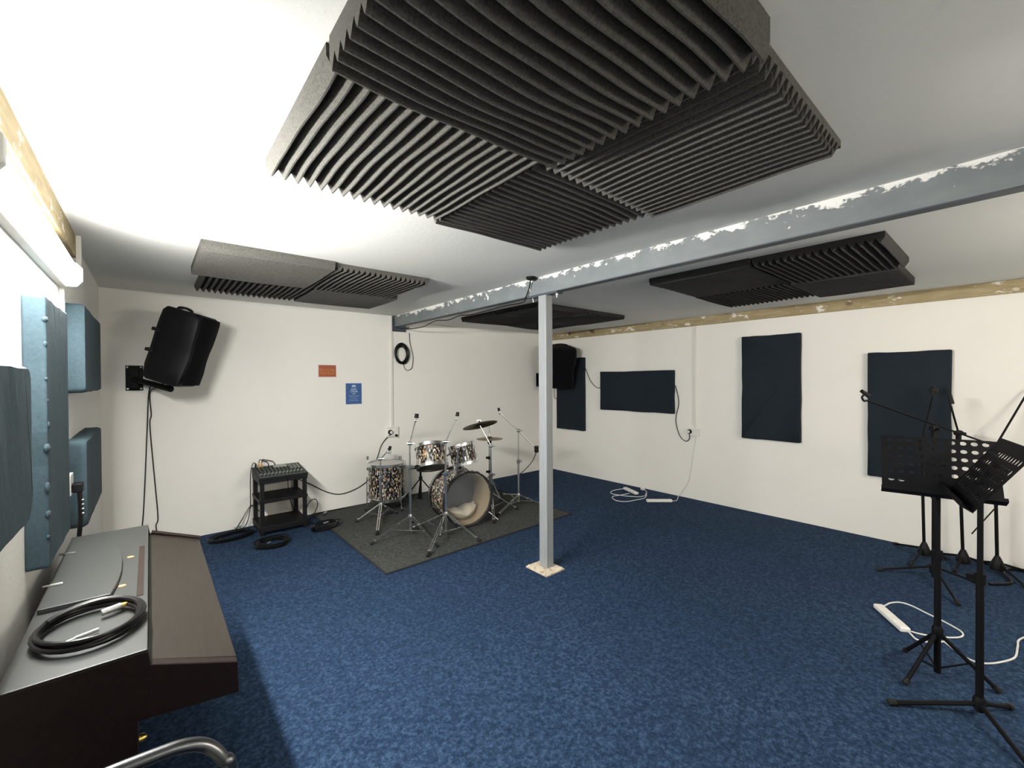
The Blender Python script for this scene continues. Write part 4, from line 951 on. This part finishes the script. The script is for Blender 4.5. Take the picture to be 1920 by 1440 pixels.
# ------------------------------------------------------------------ microphone stands
def mic_stand(base, feet, ztop, boom, label, zhub=.085, cast=True, lean=None, extra=None, clip=True):
    b0 = V((base[0], base[1], 0)); t = thing('microphone_stand', b0, label, 'microphone stand', 'black microphone stands')
    tp = V(lean) if lean else V((b0.x, b0.y, ztop))
    MB().tube([b0 + V((0, 0, .03)), b0.lerp(tp, .58) + V((0, 0, .0))], .0105, 12).build('lower_pole', 'black_steel', t, smooth=True)
    MB().tube([b0.lerp(tp, .55), tp], .0075, 10).build('upper_pole', 'black_steel', t, smooth=True)
    MB().lathe([(.016, -.03), (.018, .025)], b0.lerp(tp, .57), tp - b0, 12).build('clutch_collar', 'black', t, smooth=True)
    if cast: MB().lathe([(.040, .03), (.044, .055), (.028, .10), (.014, .135)], b0, seg=14).build('base_casting', 'black', t, smooth=True)
    else: MB().lathe([(.022, .06), (.024, .12)], b0, seg=14).build('base_casting', 'black', t, smooth=True)
    for fx, fy in feet:
        f = V((fx, fy, .013)); hb = V((b0.x, b0.y, zhub)); d = f - hb
        lg = MB().tube([hb, f], .008, 8).build('leg', 'black_steel', t, smooth=True)
        MB().tube([f - d * .1, f + d * .02 + V((0, 0, .0015))], .0125, 8).build('rubber_foot', 'rubber', lg, smooth=True)
    a, e = V(boom[0]), V(boom[1])
    MB().tube([a, e], .0065, 8).build('boom_arm', 'black_steel', t, smooth=True)
    kb = MB().lathe([(.020, -.022), (.024, 0), (.020, .022)], tp, RIGHT, 14); kb.obox(tp + V((0, 0, -.04)), RIGHT * .012, FWD * .012, V((0, 0, .03))); kb.tube([tp + FWD * -.02, tp + FWD * -.05], .012, 10); kb.build('boom_clutch', 'black', t, smooth=True)
    if clip:
        d = (e - a).normalized()
        ck = MB(); ck.tube(spline([e, e + d * .02 + V((0, 0, -.01)), e + d * .035 + V((0, 0, .012)), e + d * .02 + V((0, 0, .035))]), .007, 8)
        ck.build('clip_swivel', 'black', t, smooth=True)
        q = e + d * .01 + V((0, 0, .048))
        MB().tube([q - d * .028 + V((0, 0, -.008)), q + d * .030 + V((0, 0, .010))], [.017, .012], 12, caps=False).tube([q - d * .028 + V((0, 0, -.008)), q], [.012, .010], 12).build('microphone_clip', 'rubber', t, smooth=True)
    return t
ms = mic_stand((4.396, .391), [(4.30, .69), (4.57, .18), (4.03, .24)], 1.127, ((4.736, .115, 1.003), (4.035, .715, 1.335)), 'boom microphone stand, its long arm reaching left across the tall navy panel', zhub=.11, cast=False)
t = mic_stand((4.90, .49), [(5.09, .70), (4.60, .54), (4.97, .36)], .962, ((4.885, .515, .93), (4.965, .45, 1.335)), 'microphone stand against the right wall, first of three from the left', lean=(4.892, .508, .962))
MB().ball((4.975, .445, 1.395), .030, 14, 10).build('foam_ball', 'rubber', t, smooth=True)
mic_stand((4.917, .268), [(5.07, .45), (4.70, .30), (5.05, .10)], 1.06, ((4.90, .29, 1.03), (4.857, .335, 1.27)), 'microphone stand against the right wall, middle one of three, upper arm bent left', lean=(4.898, .296, 1.06))
t = mic_stand((4.933, .089), [(4.73, -.05), (5.10, .20), (5.12, -.06)], .985, ((4.915, .118, .93), (5.13, -.065, 1.41)), 'microphone stand with boom rising off the right edge of the photo', lean=(4.925, .105, .975), clip=False)
MB().tube([(4.86, .15, .42), (4.787, .217, .304)], .0045, 6).tube([(4.935, .09, .52), (4.86, .15, .42)], .0045, 6).build('lead', 'cable', t, smooth=True)
tag(MB().tube(spline([(4.60, .12, .012), (4.75, .02, .012), (4.95, .06, .012), (5.10, .02, .012), (5.12, -.1, .012)]), .010, 8).build('cable', 'cable', smooth=True), 'dark cable lying along the foot of the right wall behind the stands', 'cable')

# ------------------------------------------------------------------ camera and render settings
cam = bpy.data.cameras.new('Camera'); co = bpy.data.objects.new('Camera', cam); COL.objects.link(co)
cam.sensor_fit = 'HORIZONTAL'; cam.sensor_width = 36; cam.lens = 802.2 / 1920 * 36; cam.clip_start = .02
rv = V((.76258004, -.64687198, -.00532299)); uv = V((.01013322, .00371743, .99994175)); fv = V((.64681451, .76258955, -.00938973))
mw = M4(((rv.x, uv.x, -fv.x, 0), (rv.y, uv.y, -fv.y, 0), (rv.z, uv.z, -fv.z, 1.5), (0, 0, 0, 1)))
co.matrix_world = mw
sc.camera = co
w = bpy.data.worlds.new('World'); sc.world = w; w.use_nodes = True
w.node_tree.nodes['Background'].inputs['Color'].default_value = (.05, .05, .05, 1); w.node_tree.nodes['Background'].inputs['Strength'].default_value = 0.0
sc.view_settings.view_transform = 'Standard'; sc.view_settings.look = 'None'; sc.view_settings.gamma = 1
sc.view_settings.exposure = 0.2; sc.view_settings.use_curve_mapping = False
sc.cycles.max_bounces = 12; sc.cycles.diffuse_bounces = 6; sc.cycles.glossy_bounces = 4; sc.cycles.transparent_max_bounces = 8
sc.cycles.sample_clamp_indirect = 6; sc.cycles.caustics_reflective = False; sc.cycles.caustics_refractive = False
sc.cycles.use_denoising = True
for o in bpy.data.objects:
    if '_o' in o: del o['_o']
